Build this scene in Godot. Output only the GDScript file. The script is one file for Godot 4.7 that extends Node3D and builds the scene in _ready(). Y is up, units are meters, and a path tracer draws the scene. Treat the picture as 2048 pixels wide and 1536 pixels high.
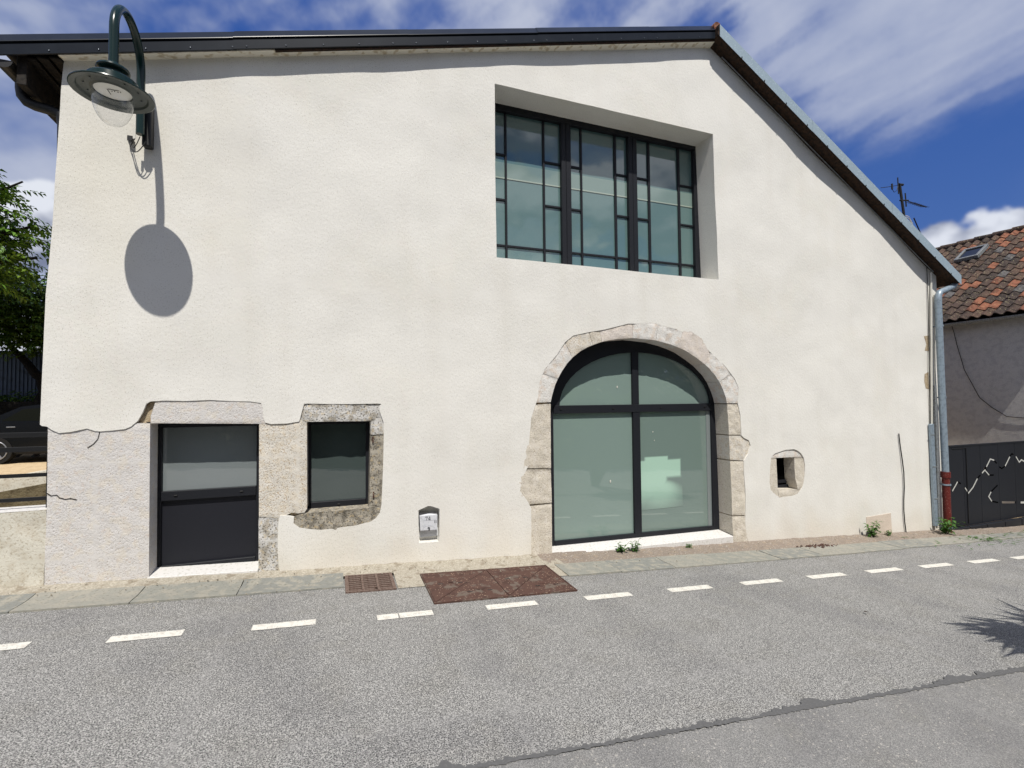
extends Node3D
# A white rendered gable house on a sloping street. x runs along the house wall, y is up, z comes out of the wall towards the street; metres.

var M := {}
var house: Node3D
var wall_noise := FastNoiseLite.new()
var rough_noise := FastNoiseLite.new()
var used := {}

# ---------------------------------------------------------------- naming and committing
func numbered(called: String) -> String:
	used[called] = int(used.get(called, -1)) + 1
	return called if used[called] == 0 else "%s_%03d" % [called, used[called]]

func thing(called: String, label: String, category: String, at := Vector3.ZERO, group := "") -> Node3D:
	var o := Node3D.new()
	o.name = numbered(called)
	add_child(o)
	o.position = at
	tag(o, label, category, group)
	return o

func tag(o: Node, label: String, category: String, group := "", kind := "") -> void:
	if label: o.set_meta("label", label)
	if category: o.set_meta("category", category)
	if group: o.set_meta("group", group)
	if kind: o.set_meta("kind", kind)

func part(called: String, st, m: Material, parent: Node = self) -> MeshInstance3D:
	var o := MeshInstance3D.new()
	o.name = numbered(called) if parent == self else called
	o.mesh = st.commit() if st is SurfaceTool else st
	o.material_override = m
	parent.add_child(o, true)
	return o

func struct(called: String, st, m: Material, label := "", parent: Node = self) -> MeshInstance3D:
	var o := part(called, st, m, parent)
	if parent == self:
		o.set_meta("kind", "structure")
		if label:
			o.set_meta("label", label)
	return o

# ---------------------------------------------------------------- mesh helpers
func mb() -> SurfaceTool:
	var st := SurfaceTool.new()
	st.begin(Mesh.PRIMITIVE_TRIANGLES)
	return st

func tri(st: SurfaceTool, a: Vector3, b: Vector3, c: Vector3, na: Vector3, nb := Vector3.ZERO, nc := Vector3.ZERO) -> void:
	if nb == Vector3.ZERO:
		nb = na
		nc = na
	if (b - a).cross(c - a).dot(na + nb + nc) > 0.0:
		var t := b; b = c; c = t
		t = nb; nb = nc; nc = t
	st.set_normal(na); st.add_vertex(a)
	st.set_normal(nb); st.add_vertex(b)
	st.set_normal(nc); st.add_vertex(c)

func quad(st: SurfaceTool, a: Vector3, b: Vector3, c: Vector3, d: Vector3, n := Vector3.ZERO) -> void:
	if n == Vector3.ZERO:
		n = (b - a).cross(c - a)
		if n.length() < 1e-9:
			n = (c - a).cross(d - a)
		n = n.normalized()
	tri(st, a, b, c, n)
	tri(st, a, c, d, n)

func box(st: SurfaceTool, c: Vector3, s: Vector3, ch := 0.0, tf := Transform3D.IDENTITY) -> void:
	var h := s * 0.5
	ch = minf(ch, minf(h.x, minf(h.y, h.z)) * 0.8)
	var axes := [Vector3.RIGHT, Vector3.UP, Vector3.BACK]
	for i in 3:
		var u: Vector3 = axes[(i + 1) % 3]
		var v: Vector3 = axes[(i + 2) % 3]
		for sg in [-1.0, 1.0]:
			var n: Vector3 = axes[i] * sg
			var o := c + n * h[i]
			var hu: float = h[(i + 1) % 3] - ch
			var hv: float = h[(i + 2) % 3] - ch
			quad(st, tf * (o - u * hu - v * hv), tf * (o + u * hu - v * hv), tf * (o + u * hu + v * hv), tf * (o - u * hu + v * hv), tf.basis * n)
	if ch > 0.0:
		for i in 3:
			var u: Vector3 = axes[(i + 1) % 3]
			var v: Vector3 = axes[(i + 2) % 3]
			var w: Vector3 = axes[i]
			for su in [-1.0, 1.0]:
				for sv in [-1.0, 1.0]:
					var pu: Vector3 = c + u * su * h[(i + 1) % 3] + v * sv * (h[(i + 2) % 3] - ch)
					var pv: Vector3 = c + u * su * (h[(i + 1) % 3] - ch) + v * sv * h[(i + 2) % 3]
					var l: Vector3 = w * (h[i] - ch)
					quad(st, tf * (pu - l), tf * (pu + l), tf * (pv + l), tf * (pv - l), tf.basis * (u * su + v * sv).normalized())
		for sx in [-1.0, 1.0]:
			for sy in [-1.0, 1.0]:
				for sz in [-1.0, 1.0]:
					var k := Vector3(sx, sy, sz)
					var e := c + h * k
					tri(st, tf * (e - Vector3(0, sy, sz) * ch), tf * (e - Vector3(sx, 0, sz) * ch), tf * (e - Vector3(sx, sy, 0) * ch), tf.basis * k.normalized())

func bar(st: SurfaceTool, a: Vector3, b: Vector3, w: float, t: float, ch := 0.003, up := Vector3.UP) -> void:   # a box from a to b, w wide across and t thick towards up
	var y := (b - a).normalized()
	if absf(y.dot(up)) > 0.98:
		up = Vector3.BACK
	var x := up.cross(y).normalized()
	var z := x.cross(y).normalized()
	box(st, Vector3.ZERO, Vector3(w, (b - a).length(), t), ch, Transform3D(Basis(x, y, z), (a + b) * 0.5))

func tube(st: SurfaceTool, pts: Array, r, sides := 10, caps := true) -> void:
	var n := pts.size()
	var frames := []
	var t0: Vector3 = (pts[1] - pts[0]).normalized()
	var u := t0.cross(Vector3.UP if absf(t0.y) < 0.9 else Vector3.RIGHT).normalized()
	for i in n:
		var t: Vector3 = (pts[mini(i + 1, n - 1)] - pts[maxi(i - 1, 0)]).normalized()
		u = (u - t * u.dot(t)).normalized()
		frames.append([u, t.cross(u).normalized(), t])
	for i in n - 1:
		var ra: float = r[i] if r is Array else r
		var rb: float = r[i + 1] if r is Array else r
		for k in sides:
			var a0 := TAU * k / sides
			var a1 := TAU * (k + 1) / sides
			var d00: Vector3 = frames[i][0] * cos(a0) + frames[i][1] * sin(a0)
			var d01: Vector3 = frames[i][0] * cos(a1) + frames[i][1] * sin(a1)
			var d10: Vector3 = frames[i + 1][0] * cos(a0) + frames[i + 1][1] * sin(a0)
			var d11: Vector3 = frames[i + 1][0] * cos(a1) + frames[i + 1][1] * sin(a1)
			tri(st, pts[i] + d00 * ra, pts[i] + d01 * ra, pts[i + 1] + d11 * rb, d00, d01, d11)
			tri(st, pts[i] + d00 * ra, pts[i + 1] + d11 * rb, pts[i + 1] + d10 * rb, d00, d11, d10)
	if caps:
		for e in [0, n - 1]:
			var re: float = r[e] if r is Array else r
			var nn: Vector3 = frames[e][2] * (-1.0 if e == 0 else 1.0)
			for k in sides:
				tri(st, pts[e], pts[e] + (frames[e][0] * cos(TAU * k / sides) + frames[e][1] * sin(TAU * k / sides)) * re, pts[e] + (frames[e][0] * cos(TAU * (k + 1) / sides) + frames[e][1] * sin(TAU * (k + 1) / sides)) * re, nn)

func lathe(st: SurfaceTool, prof: Array, at: Vector3, segs := 32, inward := false) -> void:   # prof: Vector2(radius, height) rising or falling; faces away from the axis
	for i in prof.size() - 1:
		var p: Vector2 = prof[i]
		var q: Vector2 = prof[i + 1]
		if p.distance_to(q) < 1e-6:
			continue
		var d := (q - p).normalized()
		var nrm := Vector2(d.y, -d.x)
		if inward:
			nrm = -nrm
		for k in segs:
			var a0 := TAU * k / segs
			var a1 := TAU * (k + 1) / segs
			var e0 := Vector3(cos(a0), 0, sin(a0))
			var e1 := Vector3(cos(a1), 0, sin(a1))
			var n0 := e0 * nrm.x + Vector3.UP * nrm.y
			var n1 := e1 * nrm.x + Vector3.UP * nrm.y
			var A := at + e0 * p.x + Vector3.UP * p.y
			var B := at + e1 * p.x + Vector3.UP * p.y
			var C := at + e1 * q.x + Vector3.UP * q.y
			var D := at + e0 * q.x + Vector3.UP * q.y
			if p.x > 1e-5: tri(st, A, B, C, n0, n1, n1)
			if q.x > 1e-5: tri(st, A, C, D, n0, n1, n0)

func flat0(_p: Vector2) -> float:
	return 0.0

# A face in the wall's plane (outline less holes), cut into cells and pushed in and out by zf, with edges that run back to -depth.
func skin(st: SurfaceTool, outline: PackedVector2Array, holes: Array, cell: float, zf: Callable, depth: float, skirts := true, tinted := false) -> void:
	if tinted: st.set_color(Color.WHITE)
	var lo := outline[0]
	var hi := outline[0]
	for p in outline:
		lo = lo.min(p)
		hi = hi.max(p)
	var rings := [outline] + holes
	var touched := {}
	for ring in rings:
		for i in ring.size():
			var a: Vector2 = ring[i]
			var b: Vector2 = ring[(i + 1) % ring.size()]
			var n := maxi(1, int(ceil(a.distance_to(b) / (cell * 0.12))))
			for k in n + 1:
				var p := a.lerp(b, float(k) / n)
				for ox in [-0.02, 0.02]:
					for oy in [-0.02, 0.02]:
						touched[Vector2i(int(floor((p.x - lo.x) / cell + ox)), int(floor((p.y - lo.y) / cell + oy)))] = true
	var nx := int(ceil((hi.x - lo.x) / cell))
	var ny := int(ceil((hi.y - lo.y) / cell))
	for iy in ny:
		for ix in nx:
			var a := lo + Vector2(ix, iy) * cell
			var c4 := PackedVector2Array([a, a + Vector2(cell, 0), a + Vector2(cell, cell), a + Vector2(0, cell)])
			if not touched.has(Vector2i(ix, iy)):
				var mid := a + Vector2(cell, cell) * 0.5
				if not Geometry2D.is_point_in_polygon(mid, outline):
					continue
				var out := false
				for h in holes:
					if Geometry2D.is_point_in_polygon(mid, h):
						out = true
				if not out:
					face(st, c4, zf, tinted)
				continue
			var polys := Geometry2D.intersect_polygons(c4, outline)
			for h in holes:
				var next: Array[PackedVector2Array] = []
				for q in polys:
					next.append_array(Geometry2D.clip_polygons(q, h))
				polys = next
			for q in polys:
				face(st, q, zf, tinted)
	if skirts:
		for r in rings.size():
			var ring: PackedVector2Array = rings[r]
			var flip := (1.0 if Geometry2D.is_polygon_clockwise(ring) else -1.0) * (-1.0 if r > 0 else 1.0)
			for i in ring.size():
				var a: Vector2 = ring[i]
				var b: Vector2 = ring[(i + 1) % ring.size()]
				if a.distance_to(b) < 1e-5:
					continue
				var t := (b - a).normalized()
				var n2 := Vector2(-t.y, t.x) * flip
				var nn := Vector3(n2.x, n2.y, 0)
				var n := maxi(1, int(ceil(a.distance_to(b) / cell)))
				for k in n:
					var p := a.lerp(b, float(k) / n)
					var q := a.lerp(b, float(k + 1) / n)
					quad(st, Vector3(p.x, p.y, zf.call(p)), Vector3(q.x, q.y, zf.call(q)), Vector3(q.x, q.y, -depth), Vector3(p.x, p.y, -depth), nn)

func face(st: SurfaceTool, poly: PackedVector2Array, zf: Callable, tinted := false) -> void:
	var idx := Geometry2D.triangulate_polygon(poly)
	var v := []
	var ns := []
	for p in poly:
		var z: float = zf.call(p)
		var zx: float = zf.call(p + Vector2(0.012, 0))
		var zy: float = zf.call(p + Vector2(0, 0.012))
		v.append(Vector3(p.x, p.y, z))
		ns.append(Vector3((z - zx) / 0.012, (z - zy) / 0.012, 1).normalized())
	for i in range(0, idx.size(), 3):
		if not tinted:
			tri(st, v[idx[i]], v[idx[i + 1]], v[idx[i + 2]], ns[idx[i]], ns[idx[i + 1]], ns[idx[i + 2]])
			continue
		var o := [idx[i], idx[i + 1], idx[i + 2]]
		if (v[o[1]] - v[o[0]]).cross(v[o[2]] - v[o[0]]).z > 0.0:
			o = [idx[i], idx[i + 2], idx[i + 1]]
		for k in o:
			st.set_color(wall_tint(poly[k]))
			st.set_normal(ns[k])
			st.add_vertex(v[k])
	if tinted:
		st.set_color(Color.WHITE)

func wall_tint(p: Vector2) -> Color:   # dirt with a shape of its own: splashes at the foot, runs below the openings, an ochre bloom high on the left
	var h := p.y - gy(p.x)
	var n := rough_noise.get_noise_2d(p.x * 1.3, p.y * 0.7)
	var splash := smoothstep(0.55, 0.0, h + n * 0.5) * 0.38
	var run := smoothstep(0.15, 0.5, rough_noise.get_noise_2d(p.x * 2.6 + 70.0, p.y * 0.16)) * 0.35
	var under := 0.0
	for q in [[1.85, 3.48], [5.12, 3.46], [2.7, 3.48], [3.9, 3.47]]:
		if p.y < q[1]: under = maxf(under, smoothstep(0.16, 0.0, absf(p.x - q[0] + n * 0.06)) * smoothstep(1.3, 0.0, q[1] - p.y) * 0.5)
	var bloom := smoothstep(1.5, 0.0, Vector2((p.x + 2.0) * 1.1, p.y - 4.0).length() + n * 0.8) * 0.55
	var c := Color(1, 1, 1)
	c = c.lerp(Color(0.86, 0.79, 0.69), splash)
	c = c.lerp(Color(0.93, 0.92, 0.9), clampf(run + under, 0.0, 1.0))
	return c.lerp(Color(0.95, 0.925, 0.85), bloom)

func edge_distance(p: Vector2, poly: PackedVector2Array) -> float:
	var best := 1e9
	for i in poly.size():
		best = minf(best, p.distance_to(Geometry2D.get_closest_point_to_segment(p, poly[i], poly[(i + 1) % poly.size()])))
	return best

func stone(called: String, poly: PackedVector2Array, zfront: float, depth: float, m: Material, amp := 0.005, parent: Node = house, shrink := 0.002, cell := 0.055) -> MeshInstance3D:
	var shr := Geometry2D.offset_polygon(poly, -shrink)
	var p2: PackedVector2Array = shr[0] if shr.size() else poly
	var st := mb()
	var off := rough_noise.get_noise_2d(poly[0].x * 31.0, poly[0].y * 17.0) * 0.004
	skin(st, p2, [], cell, func(p: Vector2) -> float: return zfront + off + rough_noise.get_noise_2dv(p * 6.0) * amp - 0.004 * (1.0 - smoothstep(0.0, 0.02, edge_distance(p, p2))), depth)
	return part(called, st, m, parent)

func prism(st: SurfaceTool, poly: PackedVector2Array, z0: float, z1: float) -> void:   # outline in x, y between two depths
	var idx := Geometry2D.triangulate_polygon(poly)
	for z in [z0, z1]:
		var n := Vector3(0, 0, 1.0 if z == maxf(z0, z1) else -1.0)
		for i in range(0, idx.size(), 3):
			tri(st, Vector3(poly[idx[i]].x, poly[idx[i]].y, z), Vector3(poly[idx[i + 1]].x, poly[idx[i + 1]].y, z), Vector3(poly[idx[i + 2]].x, poly[idx[i + 2]].y, z), n)
	var flip := 1.0 if Geometry2D.is_polygon_clockwise(poly) else -1.0
	for i in poly.size():
		var a := poly[i]
		var b := poly[(i + 1) % poly.size()]
		var t := (b - a).normalized()
		quad(st, Vector3(a.x, a.y, z0), Vector3(b.x, b.y, z0), Vector3(b.x, b.y, z1), Vector3(a.x, a.y, z1), Vector3(-t.y, t.x, 0) * flip)

# ---------------------------------------------------------------- textures
func noise_bytes(sd: int, kind: int, freq: float, oct: int, size: int) -> PackedByteArray:
	var n := FastNoiseLite.new()
	n.seed = sd
	n.noise_type = (FastNoiseLite.TYPE_CELLULAR if kind > 0 else FastNoiseLite.TYPE_SIMPLEX_SMOOTH)
	n.frequency = freq
	n.fractal_type = FastNoiseLite.FRACTAL_FBM if oct > 1 else FastNoiseLite.FRACTAL_NONE
	if kind == -1:
		n.fractal_type = FastNoiseLite.FRACTAL_RIDGED
	n.fractal_octaves = oct
	if kind == 2:
		n.cellular_return_type = FastNoiseLite.RETURN_CELL_VALUE
	elif kind == 3:
		n.cellular_return_type = FastNoiseLite.RETURN_DISTANCE2_SUB
	var im := n.get_seamless_image(size, size, false, false, 0.12, true)
	im.convert(Image.FORMAT_L8)
	return im.get_data()

func tex(size: int, base: Color, layers: Array) -> ImageTexture:   # layer: [seed, kind, frequency, octaves, from, to, colour, strength]
	var r := PackedFloat32Array(); var g := PackedFloat32Array(); var b := PackedFloat32Array()
	var count := size * size
	r.resize(count); g.resize(count); b.resize(count)
	r.fill(base.r); g.fill(base.g); b.fill(base.b)
	for l in layers:
		var data := noise_bytes(l[0], l[1], l[2], l[3], size)
		var lut := PackedFloat32Array()
		lut.resize(256)
		for i in 256:
			lut[i] = smoothstep(0.0, 1.0, clampf((i / 255.0 - l[4]) / (l[5] - l[4]), 0.0, 1.0)) * l[7]
		var c: Color = l[6]
		for i in count:
			var t := lut[data[i]]
			if t > 0.0:
				r[i] += (c.r - r[i]) * t
				g[i] += (c.g - g[i]) * t
				b[i] += (c.b - b[i]) * t
	var bytes := PackedByteArray()
	bytes.resize(count * 3)
	for i in count:
		bytes[i * 3] = int(clampf(r[i], 0, 1) * 255.0)
		bytes[i * 3 + 1] = int(clampf(g[i], 0, 1) * 255.0)
		bytes[i * 3 + 2] = int(clampf(b[i], 0, 1) * 255.0)
	return ImageTexture.create_from_image(Image.create_from_data(size, size, false, Image.FORMAT_RGB8, bytes))

func relief(size: int, layers: Array) -> ImageTexture:   # layer: [seed, kind, frequency, octaves, from, to, weight]
	var sum := PackedFloat32Array()
	var count := size * size
	sum.resize(count)
	var total := 0.0
	for l in layers:
		total += absf(l[6])
		var data := noise_bytes(l[0], l[1], l[2], l[3], size)
		var lut := PackedFloat32Array()
		lut.resize(256)
		for i in 256:
			var t := clampf((i / 255.0 - l[4]) / (l[5] - l[4]), 0.0, 1.0)
			lut[i] = t * l[6] if l[6] > 0 else (1.0 - t) * -l[6]
		for i in count:
			sum[i] += lut[data[i]]
	var bytes := PackedByteArray()
	bytes.resize(count)
	for i in count:
		bytes[i] = int(clampf(sum[i] / total, 0, 1) * 255.0)
	return ImageTexture.create_from_image(Image.create_from_data(size, size, false, Image.FORMAT_L8, bytes))

func mat(c: Color, rough := 0.8, metal := 0.0, spec := 0.5) -> StandardMaterial3D:
	var m := StandardMaterial3D.new()
	m.albedo_color = c
	m.roughness = rough
	m.metallic = metal
	m.metallic_specular = spec
	return m

func tri_mat(albedo: Texture2D, tile: float, rough := 0.9, height: Texture2D = null, cm := 0.2, spec := 0.4) -> StandardMaterial3D:
	var m := mat(Color.WHITE, rough, 0.0, spec)
	m.albedo_texture = albedo
	m.uv1_triplanar = true
	m.uv1_world_triplanar = true
	m.uv1_triplanar_sharpness = 8.0
	m.uv1_scale = Vector3.ONE / tile
	if height:
		m.heightmap_enabled = true
		m.heightmap_texture = height
		m.heightmap_scale = cm
	return m

func over(m: StandardMaterial3D, t: Texture2D, tile: float) -> StandardMaterial3D:   # a second, coarser pattern multiplied over the first
	m.detail_enabled = true
	m.detail_albedo = t
	m.detail_blend_mode = BaseMaterial3D.BLEND_MODE_MUL
	m.detail_uv_layer = BaseMaterial3D.DETAIL_UV_2
	m.uv2_triplanar = true
	m.uv2_world_triplanar = true
	m.uv2_triplanar_sharpness = 8.0
	m.uv2_scale = Vector3.ONE / tile
	return m

func make_materials() -> void:
	var coarse := tex(512, Color(1, 1, 1), [[71, 0, 0.006, 4, 0.5, 0.85, Color(0.988, 0.985, 0.977), 1.0], [72, 0, 0.012, 4, 0.5, 0.9, Color(0.985, 0.985, 0.985), 0.8]])
	var coarse_rough := tex(512, Color(1, 1, 1), [[73, 0, 0.006, 4, 0.45, 0.8, Color(0.94, 0.94, 0.945), 1.0], [74, 0, 0.02, 4, 0.5, 0.85, Color(0.965, 0.962, 0.955), 0.8]])
	# render: fine grain, faint trowel marks, dark pinholes
	var grain := relief(1024, [[1, 0, 0.22, 3, 0.2, 0.8, 0.45], [2, 0, 0.045, 4, 0.2, 0.8, 0.6], [3, 0, 0.016, 3, 0.3, 0.7, 0.3]])
	M.plaster = over(tri_mat(tex(1024, Color(0.873, 0.866, 0.841), [[4, 0, 0.2, 2, 0.55, 0.9, Color(0.83, 0.82, 0.785), 0.5], [5, 0, 0.2, 2, 0.62, 0.75, Color(0.905, 0.9, 0.88), 0.6], [6, 0, 0.13, 3, 0.74, 0.8, Color(0.64, 0.62, 0.57), 0.6]]), 2.1, 0.93, grain, 0.16), coarse, 5.3)
	M.plaster_wall = M.plaster.duplicate()
	M.plaster_wall.vertex_color_use_as_albedo = true
	M.patch = tri_mat(tex(512, Color(0.82, 0.77, 0.71), [[7, 0, 0.1, 3, 0.55, 0.85, Color(0.66, 0.56, 0.5), 0.5]]), 0.7, 0.95, grain, 0.4)
	M.mortar = tri_mat(tex(512, Color(0.7, 0.64, 0.54), [[8, 0, 0.03, 4, 0.5, 0.8, Color(0.56, 0.46, 0.35), 0.7]]), 0.8, 0.95, grain, 0.6)
	# stones
	var pits := relief(512, [[11, 0, 0.05, 4, 0.2, 0.8, 0.5], [12, 1, 0.05, 1, 0.05, 0.4, 0.8], [13, 0, 0.11, 3, 0.6, 0.72, -0.9]])
	var s_spec := [
		["pier", Color(0.8, 0.79, 0.78), [[21, 0, 0.012, 4, 0.45, 0.8, Color(0.815, 0.79, 0.75), 0.8], [22, 0, 0.1, 3, 0.7, 0.8, Color(0.55, 0.49, 0.43), 0.7], [23, 0, 0.02, 4, 0.66, 0.9, Color(0.78, 0.73, 0.69), 0.6]]],
		["veined", Color(0.815, 0.795, 0.755), [[24, 0, 0.015, 4, 0.4, 0.75, Color(0.81, 0.775, 0.71), 0.8], [25, -1, 0.02, 3, 0.76, 0.95, Color(0.6, 0.47, 0.32), 0.65], [26, 0, 0.1, 3, 0.7, 0.8, Color(0.4, 0.34, 0.28), 0.7]]],
		["grey", Color(0.765, 0.76, 0.745), [[27, 0, 0.014, 4, 0.45, 0.75, Color(0.64, 0.615, 0.57), 0.9], [28, 0, 0.07, 4, 0.66, 0.76, Color(0.22, 0.2, 0.17), 0.85], [29, 0, 0.03, 4, 0.62, 0.8, Color(0.77, 0.71, 0.6), 0.7]]],
		["dark", Color(0.63, 0.605, 0.555), [[30, 0, 0.02, 4, 0.4, 0.75, Color(0.45, 0.43, 0.39), 0.9], [31, 0, 0.07, 4, 0.66, 0.76, Color(0.14, 0.13, 0.11), 0.7], [32, 0, 0.03, 4, 0.64, 0.82, Color(0.7, 0.63, 0.5), 0.7]]],
		["pale", Color(0.835, 0.825, 0.805), [[33, 0, 0.014, 4, 0.45, 0.8, Color(0.81, 0.76, 0.71), 0.8], [34, 0, 0.1, 3, 0.7, 0.8, Color(0.55, 0.5, 0.45), 0.6], [35, -1, 0.014, 3, 0.82, 0.97, Color(0.65, 0.6, 0.53), 0.5]]],
		["pink", Color(0.815, 0.782, 0.75), [[36, 0, 0.014, 4, 0.45, 0.8, Color(0.82, 0.78, 0.735), 0.8], [37, 0, 0.1, 3, 0.7, 0.8, Color(0.55, 0.47, 0.41), 0.6]]],
		["beige", Color(0.795, 0.765, 0.71), [[38, 0, 0.014, 4, 0.42, 0.8, Color(0.815, 0.79, 0.745), 0.8], [39, 0, 0.1, 3, 0.68, 0.78, Color(0.4, 0.34, 0.27), 0.7], [40, -1, 0.02, 3, 0.8, 0.96, Color(0.55, 0.47, 0.35), 0.6]]],
	]
	for s in s_spec:
		M["stone_" + s[0]] = tri_mat(tex(512, s[1], s[2]), 0.85, 0.92, pits, 0.35)
	# ground
	var chips := relief(1024, [[41, 1, 0.16, 1, 0.0, 0.5, -1.0], [42, 0, 0.12, 3, 0.2, 0.8, 0.6]])
	M.asphalt = over(tri_mat(tex(1024, Color(0.47, 0.468, 0.462), [[43, 2, 0.27, 1, 0.2, 0.9, Color(0.67, 0.665, 0.65), 1.0], [45, 0, 0.17, 2, 0.6, 0.7, Color(0.17, 0.17, 0.172), 0.95], [46, 0, 0.28, 2, 0.7, 0.8, Color(0.8, 0.79, 0.76), 0.8]]), 1.75, 0.92, chips, 0.1, 0.3), coarse_rough, 4.7)
	M.asphalt_new = over(tri_mat(tex(1024, Color(0.47, 0.468, 0.462), [[47, 2, 0.3, 1, 0.2, 0.9, Color(0.585, 0.58, 0.568), 1.0], [48, 2, 0.16, 1, 0.96, 0.99, Color(0.76, 0.74, 0.7), 0.7], [49, 0, 0.2, 2, 0.64, 0.76, Color(0.28, 0.28, 0.28), 0.85]]), 1.5, 0.92, chips, 0.07, 0.3), coarse_rough, 3.9)
	M.bitumen = tri_mat(tex(512, Color(0.36, 0.36, 0.36), [[50, 0, 0.05, 4, 0.5, 0.8, Color(0.4, 0.4, 0.4), 0.8]]), 0.6, 0.85, chips, 0.05)
	M.paint = tri_mat(tex(512, Color(0.83, 0.82, 0.785), [[51, 2, 0.2, 1, 0.82, 0.92, Color(0.6, 0.59, 0.57), 0.75], [52, 0, 0.02, 4, 0.5, 0.85, Color(0.76, 0.74, 0.7), 0.8]]), 0.8, 0.8, chips, 0.06)
	var slab_relief := relief(512, [[53, 0, 0.12, 3, 0.2, 0.8, 0.5], [54, 0, 0.02, 3, 0.2, 0.8, 0.5]])
	for k in 3:
		M["slab%d" % k] = tri_mat(tex(512, [Color(0.535, 0.535, 0.505), Color(0.5, 0.505, 0.485), Color(0.56, 0.553, 0.52)][k], [[55 + k, 0, 0.012, 4, 0.4, 0.8, Color(0.6, 0.585, 0.54), 0.9], [58 + k, 0, 0.05, 4, 0.58, 0.85, Color(0.45, 0.44, 0.4), 0.7]]), 0.9, 0.93, slab_relief, 0.12)
	var grit := relief(512, [[61, 1, 0.07, 1, 0.0, 0.45, -1.0], [62, 0, 0.03, 4, 0.2, 0.8, 0.8]])
	M.grit = tri_mat(tex(512, Color(0.6, 0.575, 0.52), [[63, 2, 0.14, 1, 0.3, 1.0, Color(0.7, 0.675, 0.62), 0.9], [64, 0, 0.012, 4, 0.55, 0.85, Color(0.5, 0.46, 0.4), 0.7]]), 0.8, 0.95, grit, 0.07)
	M.pink_grit = tri_mat(tex(512, Color(0.62, 0.595, 0.56), [[65, 2, 0.12, 1, 0.3, 1.0, Color(0.74, 0.71, 0.67), 0.9], [66, 2, 0.14, 1, 0.0, 0.2, Color(0.48, 0.43, 0.385), 0.8], [67, 0, 0.012, 4, 0.6, 0.85, Color(0.6, 0.54, 0.46), 0.6]]), 0.8, 0.95, grit, 0.08)
	M.sandy = tri_mat(tex(512, Color(0.8, 0.71, 0.57), [[68, 2, 0.06, 1, 0.3, 1.0, Color(0.72, 0.63, 0.49), 0.8]]), 2.0, 0.95, grit, 0.3)
	M.earth = tri_mat(tex(512, Color(0.3, 0.3, 0.2), [[69, 0, 0.03, 4, 0.4, 0.8, Color(0.25, 0.3, 0.12), 0.9]]), 2.0, 0.95, grit, 2.0)
	M.concrete = tri_mat(tex(512, Color(0.8, 0.785, 0.735), [[75, 0, 0.012, 4, 0.45, 0.8, Color(0.76, 0.735, 0.675), 0.9], [76, 0, 0.06, 4, 0.6, 0.8, Color(0.6, 0.55, 0.47), 0.5]]), 0.9, 0.94, pits, 0.2)
	M.concrete_dark = tri_mat(tex(512, Color(0.4, 0.37, 0.29), [[77, 0, 0.015, 4, 0.45, 0.8, Color(0.32, 0.29, 0.22), 0.9]]), 1.2, 0.95, pits, 0.8)
	M.sill = tri_mat(tex(512, Color(0.82, 0.815, 0.8), [[78, 0, 0.03, 4, 0.55, 0.85, Color(0.7, 0.69, 0.66), 0.8]]), 0.7, 0.8, slab_relief, 0.15)
	# metal, wood, glass
	var smudge := relief(256, [[81, 0, 0.02, 4, 0.2, 0.8, 1.0]])
	M.anthracite = mat(Color(0.115, 0.122, 0.142), 0.5, 0.0, 0.35)
	M.anthracite_rail = mat(Color(0.125, 0.13, 0.155), 0.5, 0.0, 0.35)
	M.steel_roof = tri_mat(tex(256, Color(0.1, 0.12, 0.15), [[82, 0, 0.02, 3, 0.45, 0.8, Color(0.12, 0.14, 0.17), 0.8]]), 1.5, 0.32, null, 0.0, 0.32)
	M.black_steel = mat(Color(0.05, 0.052, 0.055), 0.5)
	M.rivet = mat(Color(0.3, 0.32, 0.35), 0.3, 0.6)
	M.soffit = tri_mat(tex(256, Color(0.9, 0.88, 0.82), [[83, 0, 0.03, 4, 0.55, 0.85, Color(0.72, 0.66, 0.55), 0.8]]), 1.0, 0.8)
	M.dark_wood = tri_mat(tex(256, Color(0.16, 0.14, 0.12), [[84, 0, 0.04, 4, 0.4, 0.8, Color(0.09, 0.08, 0.07), 0.8]]), 0.6, 0.8, smudge, 0.3)
	M.brown_wood = tri_mat(tex(512, Color(0.2, 0.135, 0.09), [[85, 0, 0.02, 4, 0.35, 0.8, Color(0.1, 0.07, 0.05), 0.95], [86, 0, 0.08, 3, 0.55, 0.8, Color(0.27, 0.19, 0.125), 0.6]]), 0.7, 0.85, smudge, 0.6)
	M.galvanised = tri_mat(tex(512, Color(0.67, 0.74, 0.775), [[87, 2, 0.09, 1, 0.3, 1.0, Color(0.72, 0.785, 0.815), 0.8], [88, 2, 0.1, 1, 0.0, 0.2, Color(0.58, 0.65, 0.69), 0.8]]), 0.6, 0.5, null, 0.0, 0.6)
	M.galvanised.metallic = 0.25
	M.zinc = tri_mat(tex(256, Color(0.56, 0.62, 0.67), [[89, 0, 0.03, 4, 0.4, 0.8, Color(0.48, 0.53, 0.57), 0.8]]), 0.5, 0.45, null, 0.0, 0.6)
	M.zinc.metallic = 0.3
	M.old_zinc = tri_mat(tex(256, Color(0.5, 0.52, 0.53), [[90, 0, 0.05, 4, 0.4, 0.8, Color(0.36, 0.36, 0.36), 0.9]]), 0.4, 0.6)
	M.cast_red = tri_mat(tex(256, Color(0.36, 0.12, 0.1), [[91, 0, 0.03, 4, 0.45, 0.8, Color(0.34, 0.1, 0.085), 0.9], [92, 0, 0.08, 3, 0.72, 0.8, Color(0.6, 0.5, 0.46), 0.8]]), 0.5, 0.55)
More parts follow.
